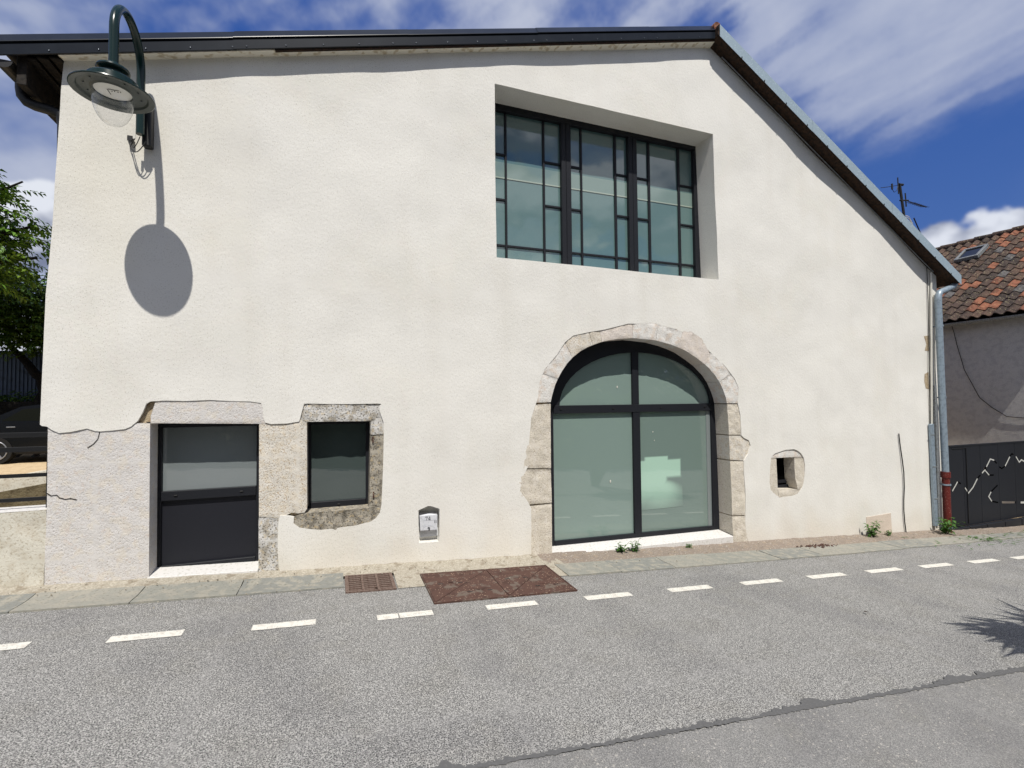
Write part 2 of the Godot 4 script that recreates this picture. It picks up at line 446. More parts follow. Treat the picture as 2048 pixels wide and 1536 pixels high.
	M.rust = tri_mat(tex(512, Color(0.315, 0.225, 0.195), [[93, 0, 0.012, 4, 0.45, 0.8, Color(0.27, 0.19, 0.165), 0.9], [94, 2, 0.2, 1, 0.95, 0.98, Color(0.66, 0.58, 0.5), 0.8], [95, 0, 0.01, 4, 0.6, 0.75, Color(0.4, 0.365, 0.33), 0.8]]), 0.9, 0.85, slab_relief, 0.08)
	M.iron = tri_mat(tex(256, Color(0.43, 0.365, 0.33), [[104, 0, 0.05, 4, 0.45, 0.8, Color(0.3, 0.22, 0.19), 0.8]]), 0.4, 0.7)
	M.green_paint = mat(Color(0.05, 0.15, 0.145), 0.24, 0.0, 0.42)
	M.green_under = mat(Color(0.2, 0.235, 0.225), 0.45)
	M.white_plate = mat(Color(0.9, 0.9, 0.88), 0.4)
	M.black_plastic = mat(Color(0.03, 0.03, 0.032), 0.5)
	M.white_plastic = mat(Color(0.8, 0.79, 0.75), 0.5)
	M.letterbox = tri_mat(tex(256, Color(0.8, 0.81, 0.83), [[96, 0, 0.03, 4, 0.5, 0.85, Color(0.72, 0.73, 0.75), 0.8]]), 0.3, 0.45)
	M.ink = mat(Color(0.12, 0.12, 0.14), 0.6)
	var bowl := mat(Color(0.8, 0.82, 0.82, 0.09), 0.01, 0.0, 0.7)
	bowl.transparency = BaseMaterial3D.TRANSPARENCY_ALPHA
	M.clear_glass = bowl
	# glazing: a coloured film behind a shiny outer sheet
	for g in [["film", Color(0.49, 0.565, 0.54)], ["film_right", Color(0.44, 0.51, 0.485)], ["film_teal", Color(0.36, 0.465, 0.46)], ["film_dark", Color(0.27, 0.31, 0.305)], ["film_grey", Color(0.47, 0.5, 0.505)], ["film_pale", Color(0.64, 0.76, 0.7)], ["film_cream", Color(0.46, 0.54, 0.515)], ["film_edge", Color(0.6, 0.65, 0.6)]]:
		var m := mat(g[1], 0.02, 0.0, 0.7)
		m.clearcoat_enabled = true
		m.clearcoat = 1.0
		m.clearcoat_roughness = 0.0
		M[g[0]] = m
	M.pale_metal = mat(Color(0.72, 0.72, 0.7), 0.6)
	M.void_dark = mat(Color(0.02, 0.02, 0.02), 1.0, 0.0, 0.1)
	M.car_paint = mat(Color(0.02, 0.02, 0.023), 0.2, 0.0, 0.5)
	M.car_glass = mat(Color(0.03, 0.035, 0.04), 0.03, 0.0, 0.6)
	M.rubber = mat(Color(0.04, 0.04, 0.04), 0.9)
	M.alloy = mat(Color(0.6, 0.61, 0.63), 0.3, 0.6)
	M.corrugated = tri_mat(tex(256, Color(0.34, 0.38, 0.44), [[97, 0, 0.02, 4, 0.5, 0.8, Color(0.27, 0.3, 0.34), 0.8]]), 2.0, 0.5)
	M.dark_stone = tri_mat(tex(256, Color(0.17, 0.15, 0.13), [[98, 0, 0.03, 4, 0.4, 0.8, Color(0.1, 0.09, 0.08), 0.8]]), 1.0, 0.95, pits, 2.0)
	M.rubble = tri_mat(tex(256, Color(0.52, 0.51, 0.5), [[99, 0, 0.03, 4, 0.4, 0.8, Color(0.36, 0.35, 0.34), 0.8]]), 0.6, 0.95, pits, 1.0)
	M.bark = tri_mat(tex(256, Color(0.17, 0.145, 0.12), [[100, 0, 0.05, 4, 0.4, 0.8, Color(0.09, 0.075, 0.06), 0.9]]), 0.5, 0.95, pits, 1.5)
	for lf in [["leaf", Color(0.34, 0.46, 0.15)], ["leaf_dark", Color(0.28, 0.38, 0.13)], ["leaf_light", Color(0.3, 0.41, 0.12)], ["leaf_weed", Color(0.25, 0.39, 0.14)], ["hedge_leaf", Color(0.16, 0.25, 0.1)]]:
		var m := mat(lf[1], 0.5, 0.0, 0.4)
		m.backlight_enabled = true
		m.backlight = (lf[1] as Color).srgb_to_linear() * 1.4
		m.backlight.a = 1.0
		m.vertex_color_use_as_albedo = true
		M[lf[0]] = m
	M.grey_render = tri_mat(tex(512, Color(0.7, 0.695, 0.69), [[101, 0, 0.02, 4, 0.45, 0.8, Color(0.65, 0.645, 0.645), 0.9], [102, 0, 0.13, 2, 0.55, 0.8, Color(0.58, 0.57, 0.57), 0.6]]), 1.6, 0.95, grain, 0.4)
	var tile_relief := relief(256, [[103, 0, 0.08, 3, 0.2, 0.8, 1.0]])
	var tc := [Color(0.29, 0.235, 0.21), Color(0.25, 0.21, 0.195), Color(0.33, 0.26, 0.225), Color(0.52, 0.335, 0.255), Color(0.46, 0.3, 0.235), Color(0.36, 0.35, 0.35)]
	for k in 6:
		M["tile%d" % k] = tri_mat(tex(256, tc[k], [[110 + k, 0, 0.015, 4, 0.45, 0.8, tc[k].darkened(0.4), 0.9], [120 + k, 0, 0.06, 3, 0.72, 0.8, Color(0.62, 0.6, 0.45), 0.7]]), 0.8, 0.9, tile_relief, 0.3)

# ---------------------------------------------------------------- sky
func make_sky() -> ImageTexture:
	var w := 2048
	var h := 1024
	var im := Image.create(w, h, false, Image.FORMAT_RGBF)
	im.fill(Color(0.2, 0.2, 0.19))
	var fb := FastNoiseLite.new()
	fb.seed = 5; fb.frequency = 1.0; fb.fractal_octaves = 6; fb.fractal_gain = 0.55
	var streak := FastNoiseLite.new()
	streak.seed = 9; streak.frequency = 1.0; streak.fractal_octaves = 5; streak.fractal_gain = 0.55; streak.domain_warp_enabled = true; streak.domain_warp_amplitude = 0.5; streak.domain_warp_frequency = 0.7
	var puff := FastNoiseLite.new()
	puff.seed = 21; puff.frequency = 1.0; puff.fractal_octaves = 6; puff.fractal_gain = 0.52
	var fan := Vector3(0.701, 0.575, -0.422)
	var clear := Vector3(0.816, 0.339, -0.467)
	var heap := Vector3(0.878, 0.213, -0.429)
	for y in h / 2 + 8:
		var el := PI / 2 - PI * (y + 0.5) / h
		var se := sin(el)
		var ce := cos(el)
		for x in w:
			var az := wrapf(TAU * (x + 0.5) / w, -PI, PI)   # the left edge of a panorama lies straight ahead
			var d := Vector3(sin(az) * ce, se, -cos(az) * ce)
			var e := maxf(el, 0.0)
			var c := Color(0.13, 0.235, 0.5).lerp(Color(0.021, 0.083, 0.335), clampf(pow(e / 0.62, 0.55), 0.0, 1.0))
			# high thin cloud, drawn out in streaks that climb towards the right
			var q := Vector2(d.x, el)
			var r := Vector2(q.x * 0.87 + q.y * 0.5, -q.x * 0.5 + q.y * 0.87)
			var open := smoothstep(0.08, 0.36, d.angle_to(clear))
			var near := smoothstep(0.29, 0.08, d.angle_to(fan) + streak.get_noise_2d(r.x * 4.0 + 7.0, r.y * 12.0) * 0.08)
			var s := streak.get_noise_2d(r.x * 2.6, r.y * 6.5) * 0.35 + fb.get_noise_3d(d.x * 2.6, d.y * 4.0, d.z * 2.6) * 0.95
			var veil := smoothstep(-0.3, 0.5, s + near * 0.85 + 0.22 * smoothstep(0.0, -0.4, d.x) - 0.02) * lerpf(open, 1.0, near)
			c = c.lerp(Color(0.38, 0.43, 0.58).lerp(Color(0.64, 0.67, 0.75), clampf(s + near * 0.4, 0.0, 1.0)), clampf(veil * 0.88, 0.0, 1.0))
			# heaped cloud, low down ahead and broken up behind
			var ahead := clampf(-d.z * 1.6, 0.0, 1.0)
			var low := lerpf(exp(-pow((el - 0.5) / 0.4, 2.0)) * 0.5, exp(-pow((el - 0.2) / 0.2, 2.0)) * 0.42, smoothstep(-0.3, 0.4, -d.z)) * smoothstep(0.4, 0.9, d.angle_to(clear))
			var lump := puff.get_noise_3d(d.x * 4.2, d.y * 7.0, d.z * 4.2)
			var pile := lump + low - 0.24 - ahead * smoothstep(0.3, 0.46, el) * 0.7
			var hs := d.angle_to(heap)
			pile = maxf(pile, 0.3 - hs * 1.5 + puff.get_noise_3d(d.x * 13.0, d.y * 13.0, d.z * 13.0) * 0.3 - maxf(0.0, el - 0.235) * 7.0) * smoothstep(0.0, 0.04, el)
			var cum := smoothstep(0.0, 0.1, pile)
			if cum > 0.0:
				var shade := clampf(0.5 + (puff.get_noise_3d(d.x * 4.2, (d.y + 0.045) * 7.0, d.z * 4.2) - lump) * -2.4 + smoothstep(0.35, 0.0, hs) * 0.6, 0.0, 1.0)
				c = c.lerp(Color(0.17, 0.2, 0.3).lerp(Color(0.76, 0.79, 0.86), shade), cum * 0.92)
			im.set_pixel(x, y, c)
	return ImageTexture.create_from_image(im)

# ---------------------------------------------------------------- ground
func gy(x: float) -> float:   # height of the street, which falls to the right
	if x < -9.0: return 0.5405
	if x > 40.0: return -2.375
	return 0.005 - 0.0595 * x

func sheet(st: SurfaceTool, xs: Array, z0: float, z1: float, lift: float, zs := 1) -> void:
	var nn := Vector3(0.0594, 0.998, 0).normalized()
	for i in xs.size() - 1:
		for k in zs:
			var za := lerpf(z0, z1, float(k) / zs)
			var zb := lerpf(z0, z1, float(k + 1) / zs)
			quad(st, Vector3(xs[i], gy(xs[i]) + lift, za), Vector3(xs[i + 1], gy(xs[i + 1]) + lift, za), Vector3(xs[i + 1], gy(xs[i + 1]) + lift, zb), Vector3(xs[i], gy(xs[i]) + lift, zb), nn)

func ground_poly(st: SurfaceTool, poly: PackedVector2Array, lift: float) -> void:   # poly in x, z
	var idx := Geometry2D.triangulate_polygon(poly)
	var nn := Vector3(0.0594, 0.998, 0).normalized()
	for i in range(0, idx.size(), 3):
		var v := []
		for k in 3:
			var p := poly[idx[i + k]]
			v.append(Vector3(p.x, gy(p.x) + lift, p.y))
		tri(st, v[0], v[1], v[2], nn)

func on_street(o: Node3D, x: float, z: float, lift := 0.0) -> void:
	o.position = Vector3(x, gy(x) + lift, z)
	o.rotation.z = -atan(0.0595)

func build_ground() -> void:
	var st := mb()
	sheet(st, [-600.0, -9.0, -4.0, 0.0, 6.0, 12.0, 40.0, 600.0], -600.0, 600.0, -0.16)
	struct("ground", st, M.earth, "green brown earth around the street")
	st = mb()
	sheet(st, [-60.0, -9.0, -4.0, 0.09, 0.545, 4.0, 8.0, 14.0, 40.0, 90.0], 0.695, 7.6, 0.0, 3)
	sheet(st, [-60.0, -9.0, -4.0, 0.09], 0.3, 0.695, 0.0)
	sheet(st, [0.545, 4.0, 8.0, 14.0, 40.0, 90.0], 0.3, 0.695, 0.0)
	var road := struct("road", st, M.asphalt, "worn grey asphalt street sloping down to the right")
	# newer surface on the far half with a ragged bitumen edge
	var rn := FastNoiseLite.new()
	rn.seed = 4; rn.frequency = 3.0; rn.fractal_octaves = 5
	var edge := PackedVector2Array()
	var top := PackedVector2Array()
	var bot := PackedVector2Array()
	var x := -9.0
	while x < 20.0:
		var z := 3.1 + 0.046 * x
		edge.append(Vector2(x, z + rn.get_noise_1d(x * 0.3) * 0.03))
		var wd := maxf(0.003, 0.024 + rn.get_noise_1d(x * 0.35 + 50.0) * 0.06)
		top.append(Vector2(x, z - wd - absf(rn.get_noise_1d(x * 5.0 + 9.0)) * 0.05 - maxf(0.0, rn.get_noise_1d(x * 1.1 + 19.0) - 0.2) * 0.12))
		bot.append(Vector2(x, z + 0.004 + absf(rn.get_noise_1d(x * 6.0 + 31.0)) * 0.035))
		x += 0.015
	var poly := edge.duplicate()
	poly.append(Vector2(20, 7.6)); poly.append(Vector2(-9, 7.6))
	st = mb()
	ground_poly(st, poly, 0.004)
	struct("resurfaced_lane", st, M.asphalt_new, "", road)
	st = mb()
	for i in top.size() - 1:
		quad(st, Vector3(top[i].x, gy(top[i].x) + 0.008, top[i].y), Vector3(top[i + 1].x, gy(top[i + 1].x) + 0.008, top[i + 1].y), Vector3(bot[i + 1].x, gy(bot[i + 1].x) + 0.008, bot[i + 1].y), Vector3(bot[i].x, gy(bot[i].x) + 0.008, bot[i].y), Vector3.UP)
	struct("bitumen_seam", st, M.bitumen, "", road)
	# dashed edge line
	var starts := [-5.9, -5.0, -4.05, -3.2, -2.44, -1.52, -0.604, 0.323, 1.262, 2.245, 3.2, 4.145, 5.12, 6.08, 7.06, 8.05, 9.01, 10.0, 11.0, 12.0, 13.0, 14.0]
	for k in starts.size():
		var xa: float = starts[k]
		var zc := 1.293 + (0.042 if xa < 0.3 else 0.011) * (xa - 0.3)
		var hw := 0.05
		var len := 0.455 + clampf(xa * 0.022, 0.0, 0.13)
		var pieces := [[xa, xa + len]] if k != 7 else [[xa, xa + 0.17], [xa + 0.18, xa + len]]
		for pc in pieces:
			var pl := PackedVector2Array()
			var n := 10
			for j in n + 1:
				pl.append(Vector2(lerpf(pc[0], pc[1], float(j) / n), zc - hw + rn.get_noise_2d(pc[0] * 40 + j * 3.0, 1.0) * 0.006))
			for j in n + 1:
				pl.append(Vector2(lerpf(pc[1], pc[0], float(j) / n), zc + hw + rn.get_noise_2d(pc[0] * 40 + j * 3.0, 7.0) * 0.006))
			st = mb()
			ground_poly(st, pl, 0.004)
			struct("lane_dash", st, M.paint, "", road)
	# kerb channel of concrete slabs between the house and the asphalt
	var kerb := Node3D.new()
	kerb.name = "kerb"
	add_child(kerb)
	kerb.set_meta("kind", "structure")
	kerb.set_meta("label", "flush concrete kerb slabs along the foot of the house")
	var rng := RandomNumberGenerator.new()
	rng.seed = 8
	var joints := [-7.4, -6.4, -5.4, -4.4, -3.4, -2.4, -1.62, -0.83, 0.075]
	var right := [2.36, 3.02, 3.75, 4.5, 5.4, 6.15, 6.95, 7.8, 8.7, 9.6, 10.5, 11.4, 12.4, 13.4, 14.4]
	for list in [joints, right]:
		for i in list.size() - 1:
			var xa: float = list[i] + 0.004
			var xb: float = list[i + 1] - 0.004
			var z0 := 0.17 if xa < 1.0 else 0.36 + 0.02 * sin(xa * 1.3)
			var z1 := 0.55 + clampf((xa + 0.6) * 0.06, 0.0, 0.19) - clampf((xa - 6.0) * 0.025, 0.0, 0.12)
			var lx := (xb - xa) / cos(0.0594)
			st = mb()
			# dished top: five strips across
			var prev := Vector2(0, 0.018)
			for j in range(1, 6):
				var t := j / 5.0
				var cur := Vector2(t * (z1 - z0), 0.018 - 0.012 * sin(PI * t) * (1.0 if xa < 1.0 else 0.3) + (-0.004 if j == 5 else 0.0))
				quad(st, Vector3(0, prev.y, prev.x), Vector3(lx, prev.y, prev.x), Vector3(lx, cur.y, cur.x), Vector3(0, cur.y, cur.x), Vector3(0, 1, (prev.y - cur.y) / (cur.x - prev.x)).normalized())
				quad(st, Vector3(0, prev.y, prev.x), Vector3(0, cur.y, cur.x), Vector3(0, -0.1, cur.x), Vector3(0, -0.1, prev.x), Vector3.LEFT)
				quad(st, Vector3(lx, prev.y, prev.x), Vector3(lx, cur.y, cur.x), Vector3(lx, -0.1, cur.x), Vector3(lx, -0.1, prev.x), Vector3.RIGHT)
				prev = cur
			quad(st, Vector3(0, prev.y, prev.x), Vector3(lx, prev.y, prev.x), Vector3(lx, -0.1, prev.x), Vector3(0, -0.1, prev.x), Vector3.BACK)
			var o := struct("kerb_slab", st, M["slab%d" % (i % 3)], "", kerb)
			on_street(o, xa, z0, rng.randf_range(-0.003, 0.003))
	# gritty strip between kerb and wall
	st = mb()
	var prevx := 0.0
	var gx := 0.0
	for sg in [[-9.0, 0.07, 0.185], [0.07, 0.565, 0.238], [0.565, 0.822, 0.68], [0.822, 2.268, 0.343], [2.268, 2.5, 0.7]]:
		var n := int(ceil((sg[1] - sg[0]) / 0.06))
		for k in n:
			prevx = lerpf(sg[0], sg[1], float(k) / n)
			gx = lerpf(sg[0], sg[1], float(k + 1) / n)
			var la := 0.012 + 0.018 * absf(rn.get_noise_1d(prevx)); var lb := 0.012 + 0.018 * absf(rn.get_noise_1d(gx))
			var wob := 0.03 if sg[0] < -1.0 else 0.0
			var ea: float = sg[2] + wob * rn.get_noise_1d(prevx * 1.4); var eb: float = sg[2] + wob * rn.get_noise_1d(gx * 1.4)
			quad(st, Vector3(prevx, gy(prevx) + la + 0.015, -0.02), Vector3(gx, gy(gx) + lb + 0.015, -0.02), Vector3(gx, gy(gx) + lb, 0.1), Vector3(prevx, gy(prevx) + la, 0.1), Vector3(0.06, 1, 0.1).normalized())
			quad(st, Vector3(prevx, gy(prevx) + la, 0.1), Vector3(gx, gy(gx) + lb, 0.1), Vector3(gx, gy(gx) + 0.006, eb), Vector3(prevx, gy(prevx) + 0.006, ea), Vector3(0.06, 1, 0.05).normalized())
	struct("grit_strip", st, M.grit, "sandy grit and crumbled mortar along the foot of the wall")
	st = mb()
	prevx = 2.3
	gx = 2.3
	while gx < 15.0:
		gx += 0.06
		var la := 0.012 + 0.02 * absf(rn.get_noise_1d(prevx)); var lb := 0.012 + 0.02 * absf(rn.get_noise_1d(gx))
		quad(st, Vector3(prevx, gy(prevx) + la + 0.015, -0.02), Vector3(gx, gy(gx) + lb + 0.015, -0.02), Vector3(gx, gy(gx) + lb, 0.12), Vector3(prevx, gy(prevx) + la, 0.12), Vector3(0.06, 1, 0.1).normalized())
		quad(st, Vector3(prevx, gy(prevx) + la, 0.12), Vector3(gx, gy(gx) + lb, 0.12), Vector3(gx, gy(gx) + 0.008, 0.4), Vector3(prevx, gy(prevx) + 0.008, 0.4), Vector3(0.06, 1, 0.05).normalized())
		prevx = gx
	struct("gravel_strip", st, M.pink_grit, "pinkish gravel strip between wall and kerb slabs")
	# courtyards either side of the house
	st = mb()
	quad(st, Vector3(-40, 0.35, -0.3), Vector3(-2.4, 0.35, -0.3), Vector3(-2.4, 0.35, -40), Vector3(-40, 0.35, -40), Vector3.UP)
	struct("courtyard_ground", st, M.sandy, "tan gravel courtyard behind the low wall")
	st = mb()
	quad(st, Vector3(10.0, -0.7, -0.1), Vector3(60, -0.7, -0.1), Vector3(60, -0.7, -40), Vector3(10.0, -0.7, -40), Vector3.UP)
	struct("driveway", st, M.sandy, "pale gravel drive behind the dark gate")
	# verge and bank across the street
	st = mb()
	quad(st, Vector3(-60, 0.7, 7.5), Vector3(60, -2.2, 7.5), Vector3(60, -1.4, 9.5), Vector3(-60, 1.2, 9.5), Vector3(0, 1, -0.3).normalized())
	struct("verge", st, M.earth, "earth verge across the street")

# ---------------------------------------------------------------- the house
func wall_z(p: Vector2) -> float:
	return wall_noise.get_noise_2dv(p) * 0.024 + wall_noise.get_noise_2d(p.x * 4.0 + 40.0, p.y * 4.0) * 0.006

func pane(parent: Node, m: Material, x0: float, y0: float, x1: float, y1: float, z: float) -> void:
	var st := mb()
	box(st, Vector3((x0 + x1) * 0.5, (y0 + y1) * 0.5, z - 0.006), Vector3(x1 - x0, y1 - y0, 0.012), 0.0)
	part("pane", st, m, parent)

func stick(called: String, parent: Node, m: Material, x0: float, y0: float, x1: float, y1: float, zf: float, dp := 0.05) -> MeshInstance3D:
	var st := mb()
	box(st, Vector3((x0 + x1) * 0.5, (y0 + y1) * 0.5, zf - dp * 0.5), Vector3(x1 - x0, y1 - y0, dp), 0.004)
	return part(called, st, m, parent)

func holder(called: String) -> Node3D:
	var o := Node3D.new()
	o.name = called
	house.add_child(o, true)
	return o

func build_house() -> void:
	house = thing("gable_house", "large cream rendered gable house with dark framed arched window", "house")
	# outline of the render, clockwise from the top left corner, round the bare stones at the bottom
	var left_edge := PackedVector2Array([Vector2(-2.363, 4.932), Vector2(-2.38, 4.656), Vector2(-2.395, 4.233), Vector2(-2.407, 3.907), Vector2(-2.425, 3.444), Vector2(-2.449, 2.985), Vector2(-2.463, 2.758), Vector2(-2.47, 2.154), Vector2(-2.476, 1.903), Vector2(-2.478, 1.596), Vector2(-2.464, 1.583), Vector2(-2.428, 1.577)])
	var over_door := PackedVector2Array([Vector2(-2.393, 1.545), Vector2(-2.342, 1.516), Vector2(-2.263, 1.523), Vector2(-2.191, 1.539), Vector2(-2.14, 1.551), Vector2(-2.08, 1.526), Vector2(-2.042, 1.521), Vector2(-1.948, 1.527), Vector2(-1.853, 1.538), Vector2(-1.807, 1.56), Vector2(-1.757, 1.61), Vector2(-1.719, 1.69), Vector2(-1.692, 1.77), Vector2(-1.661, 1.793), Vector2(-1.541, 1.801), Vector2(-1.377, 1.795), Vector2(-1.167, 1.803), Vector2(-0.994, 1.791), Vector2(-0.817, 1.785), Vector2(-0.717, 1.768), Vector2(-0.703, 1.723), Vector2(-0.693, 1.621), Vector2(-0.679, 1.57), Vector2(-0.624, 1.553), Vector2(-0.476, 1.555), Vector2(-0.362, 1.572), Vector2(-0.353, 1.598), Vector2(-0.334, 1.681), Vector2(-0.315, 1.754), Vector2(-0.286, 1.758), Vector2(-0.061, 1.751), Vector2(0.14, 1.748), Vector2(0.426, 1.75), Vector2(0.468, 1.745), Vector2(0.442, 1.723), Vector2(0.447, 1.668)])
	var round_sill := PackedVector2Array([Vector2(0.468, 1.607), Vector2(0.489, 1.547), Vector2(0.492, 1.41), Vector2(0.487, 1.153), Vector2(0.475, 0.811), Vector2(0.467, 0.644), Vector2(0.45, 0.561), Vector2(0.409, 0.505), Vector2(0.36, 0.476), Vector2(0.213, 0.448), Vector2(0.042, 0.442), Vector2(-0.146, 0.434), Vector2(-0.264, 0.456), Vector2(-0.353, 0.48), Vector2(-0.409, 0.527), Vector2(-0.405, 0.593), Vector2(-0.471, 0.614), Vector2(-0.536, 0.619), Vector2(-0.549, 0.57), Vector2(-0.553, 0.414), Vector2(-0.554, 0.253), Vector2(-0.542, 0.096), Vector2(-0.518, 0.007)])
	var arch_left := PackedVector2Array([Vector2(2.223, -0.167), Vector2(2.232, 0.299), Vector2(2.23, 0.462), Vector2(2.186, 0.547), Vector2(2.089, 0.676), Vector2(2.112, 0.817), Vector2(2.191, 0.955), Vector2(2.207, 1.015), Vector2(2.209, 1.22), Vector2(2.242, 1.549), Vector2(2.288, 1.672), Vector2(2.334, 1.796), Vector2(2.359, 1.984), Vector2(2.43, 2.152), Vector2(2.605, 2.345), Vector2(2.713, 2.498), Vector2(2.833, 2.588), Vector2(3.065, 2.64), Vector2(3.29, 2.682), Vector2(3.495, 2.735), Vector2(3.651, 2.776), Vector2(3.971, 2.786), Vector2(4.107, 2.762), Vector2(4.301, 2.723)])
	var arch_right := PackedVector2Array([Vector2(4.642, 2.69), Vector2(4.787, 2.636), Vector2(4.902, 2.519), Vector2(4.99, 2.438), Vector2(5.258, 2.237), Vector2(5.439, 2.043), Vector2(5.498, 1.92), Vector2(5.475, 1.699), Vector2(5.517, 1.527), Vector2(5.524, 1.233), Vector2(5.57, 1.194), Vector2(5.664, 1.154), Vector2(5.693, 1.079), Vector2(5.642, 0.958), Vector2(5.559, 0.864), Vector2(5.555, 0.718), Vector2(5.575, 0.351), Vector2(5.563, -0.012), Vector2(5.578, -0.341)])
	var outline := PackedVector2Array([Vector2(5.25, 6.93), Vector2(-2.363, 4.955)])
	outline.append_array(left_edge); outline.append_array(over_door); outline.append_array(round_sill)
	outline.append(Vector2(outline[-1].x, -0.1)); outline.append(Vector2(arch_left[0].x, -0.25))
	outline.append_array(arch_left); outline.append_array(arch_right)
	outline.append(Vector2(arch_right[-1].x, -0.45)); outline.append(Vector2(10.1, -0.75)); outline.append(Vector2(10.08, 3.99))
	var upper := PackedVector2Array([Vector2(1.803, 5.623), Vector2(5.124, 5.6), Vector2(5.177, 3.482), Vector2(1.811, 3.492)])
	var tiny := PackedVector2Array([Vector2(6.083, 0.874), Vector2(6.125, 0.919), Vector2(6.171, 0.944), Vector2(6.253, 0.96), Vector2(6.373, 0.986), Vector2(6.539, 0.989), Vector2(6.622, 0.961), Vector2(6.687, 0.913), Vector2(6.737, 0.855), Vector2(6.761, 0.743), Vector2(6.761, 0.639), Vector2(6.743, 0.529), Vector2(6.726, 0.447), Vector2(6.695, 0.386), Vector2(6.646, 0.349), Vector2(6.588, 0.305), Vector2(6.476, 0.286), Vector2(6.256, 0.285), Vector2(6.185, 0.314), Vector2(6.115, 0.36), Vector2(6.063, 0.411), Vector2(6.044, 0.513), Vector2(6.053, 0.646), Vector2(6.067, 0.78)])
	var niche := PackedVector2Array([Vector2(0.869, 0.552), Vector2(0.979, 0.591), Vector2(1.004, 0.588), Vector2(1.108, 0.547), Vector2(1.104, 0.217), Vector2(1.096, 0.179), Vector2(0.982, 0.181), Vector2(0.875, 0.186), Vector2(0.873, 0.233), Vector2(0.87, 0.373)])
	var st := mb()
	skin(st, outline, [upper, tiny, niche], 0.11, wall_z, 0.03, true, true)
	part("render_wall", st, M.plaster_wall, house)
	# masonry behind the render, seen in the joints
	var core := PackedVector2Array([Vector2(5.25, 6.9), Vector2(-2.34, 4.92), Vector2(-2.4, -0.05), Vector2(10.05, -0.8), Vector2(10.05, 3.97)])
	var hole_arch := PackedVector2Array([Vector2(2.5, -0.3)])
	var intrados := PackedVector2Array([Vector2(2.503, 1.208), Vector2(2.509, 1.742), Vector2(2.577, 1.963), Vector2(2.613, 2.038), Vector2(2.745, 2.231), Vector2(2.939, 2.39), Vector2(3.249, 2.519), Vector2(3.491, 2.563), Vector2(3.727, 2.587), Vector2(4.089, 2.565), Vector2(4.465, 2.478), Vector2(4.75, 2.348), Vector2(5.071, 2.113), Vector2(5.223, 1.884), Vector2(5.288, 1.697), Vector2(5.309, 0.853)])
	hole_arch.append_array(intrados)
	hole_arch.append(Vector2(5.31, -0.4))
	hole_arch = Geometry2D.offset_polygon(hole_arch, 0.035)[0]
	var hole_door := PackedVector2Array([Vector2(-1.7, 0.02), Vector2(-1.7, 1.6), Vector2(-0.71, 1.6), Vector2(-0.71, 0.02)])
	var hole_small := PackedVector2Array([Vector2(-0.31, 0.54), Vector2(-0.31, 1.6), Vector2(0.38, 1.6), Vector2(0.38, 0.54)])
	var hole_tiny := PackedVector2Array([Vector2(6.14, 0.33), Vector2(6.14, 0.93), Vector2(6.66, 0.93), Vector2(6.66, 0.33)])
	var hole_upper := PackedVector2Array([Vector2(1.74, 3.42), Vector2(1.74, 5.7), Vector2(5.24, 5.7), Vector2(5.24, 3.42)])
	var hole_niche := PackedVector2Array([Vector2(0.7, 0.08), Vector2(0.7, 0.75), Vector2(1.2, 0.75), Vector2(1.2, 0.08)])
	st = mb()
	skin(st, core, [hole_arch, hole_door, hole_small, hole_tiny, hole_upper, hole_niche], 0.3, func(_p: Vector2) -> float: return -0.045, 0.6)
	part("masonry", st, M.mortar, house)
	# plastered reveals of the upper window and the letterbox niche
	for pr in [[upper, 0.37], [niche, 0.13]]:
		st = mb()
		var ring: PackedVector2Array = pr[0]
		var cc := Vector2.ZERO
		for p in ring: cc += p / ring.size()
		for i in ring.size():
			var a := ring[i]
			var b := ring[(i + 1) % ring.size()]
			var nn := Vector2(-(b - a).y, (b - a).x).normalized()
			if nn.dot(cc - a) < 0: nn = -nn
			quad(st, Vector3(a.x, a.y, -0.028), Vector3(b.x, b.y, -0.028), Vector3(b.x, b.y, -pr[1]), Vector3(a.x, a.y, -pr[1]), Vector3(nn.x, nn.y, 0))
		if ring == niche:
			prism(st, niche, -0.13, -0.2)
		part("reveal", st, M.plaster, house)
	build_shell()
	build_stones()
	build_windows()
	build_roof()

func build_shell() -> void:
	var st := mb()
	box(st, Vector3(-2.2, 2.4, -5.7), Vector3(0.3, 5.0, 11.1), 0.01)
	part("side_wall", st, M.plaster, house)
	st = mb()
	box(st, Vector3(9.92, 1.6, -5.7), Vector3(0.3, 4.9, 11.1), 0.01)
	part("side_wall", st, M.plaster, house)
	st = mb()
	prism(st, PackedVector2Array([Vector2(5.25, 6.8), Vector2(-2.3, 4.85), Vector2(-2.3, -0.6), Vector2(10.0, -0.9), Vector2(10.0, 3.9)]), -11.0, -11.3)
	part("rear_wall", st, M.plaster, house)
	st = mb()
	box(st, Vector3(3.8, -0.4, -5.9), Vector3(12.0, 0.1, 10.5), 0.0)
	part("floor", st, M.concrete_dark, house)

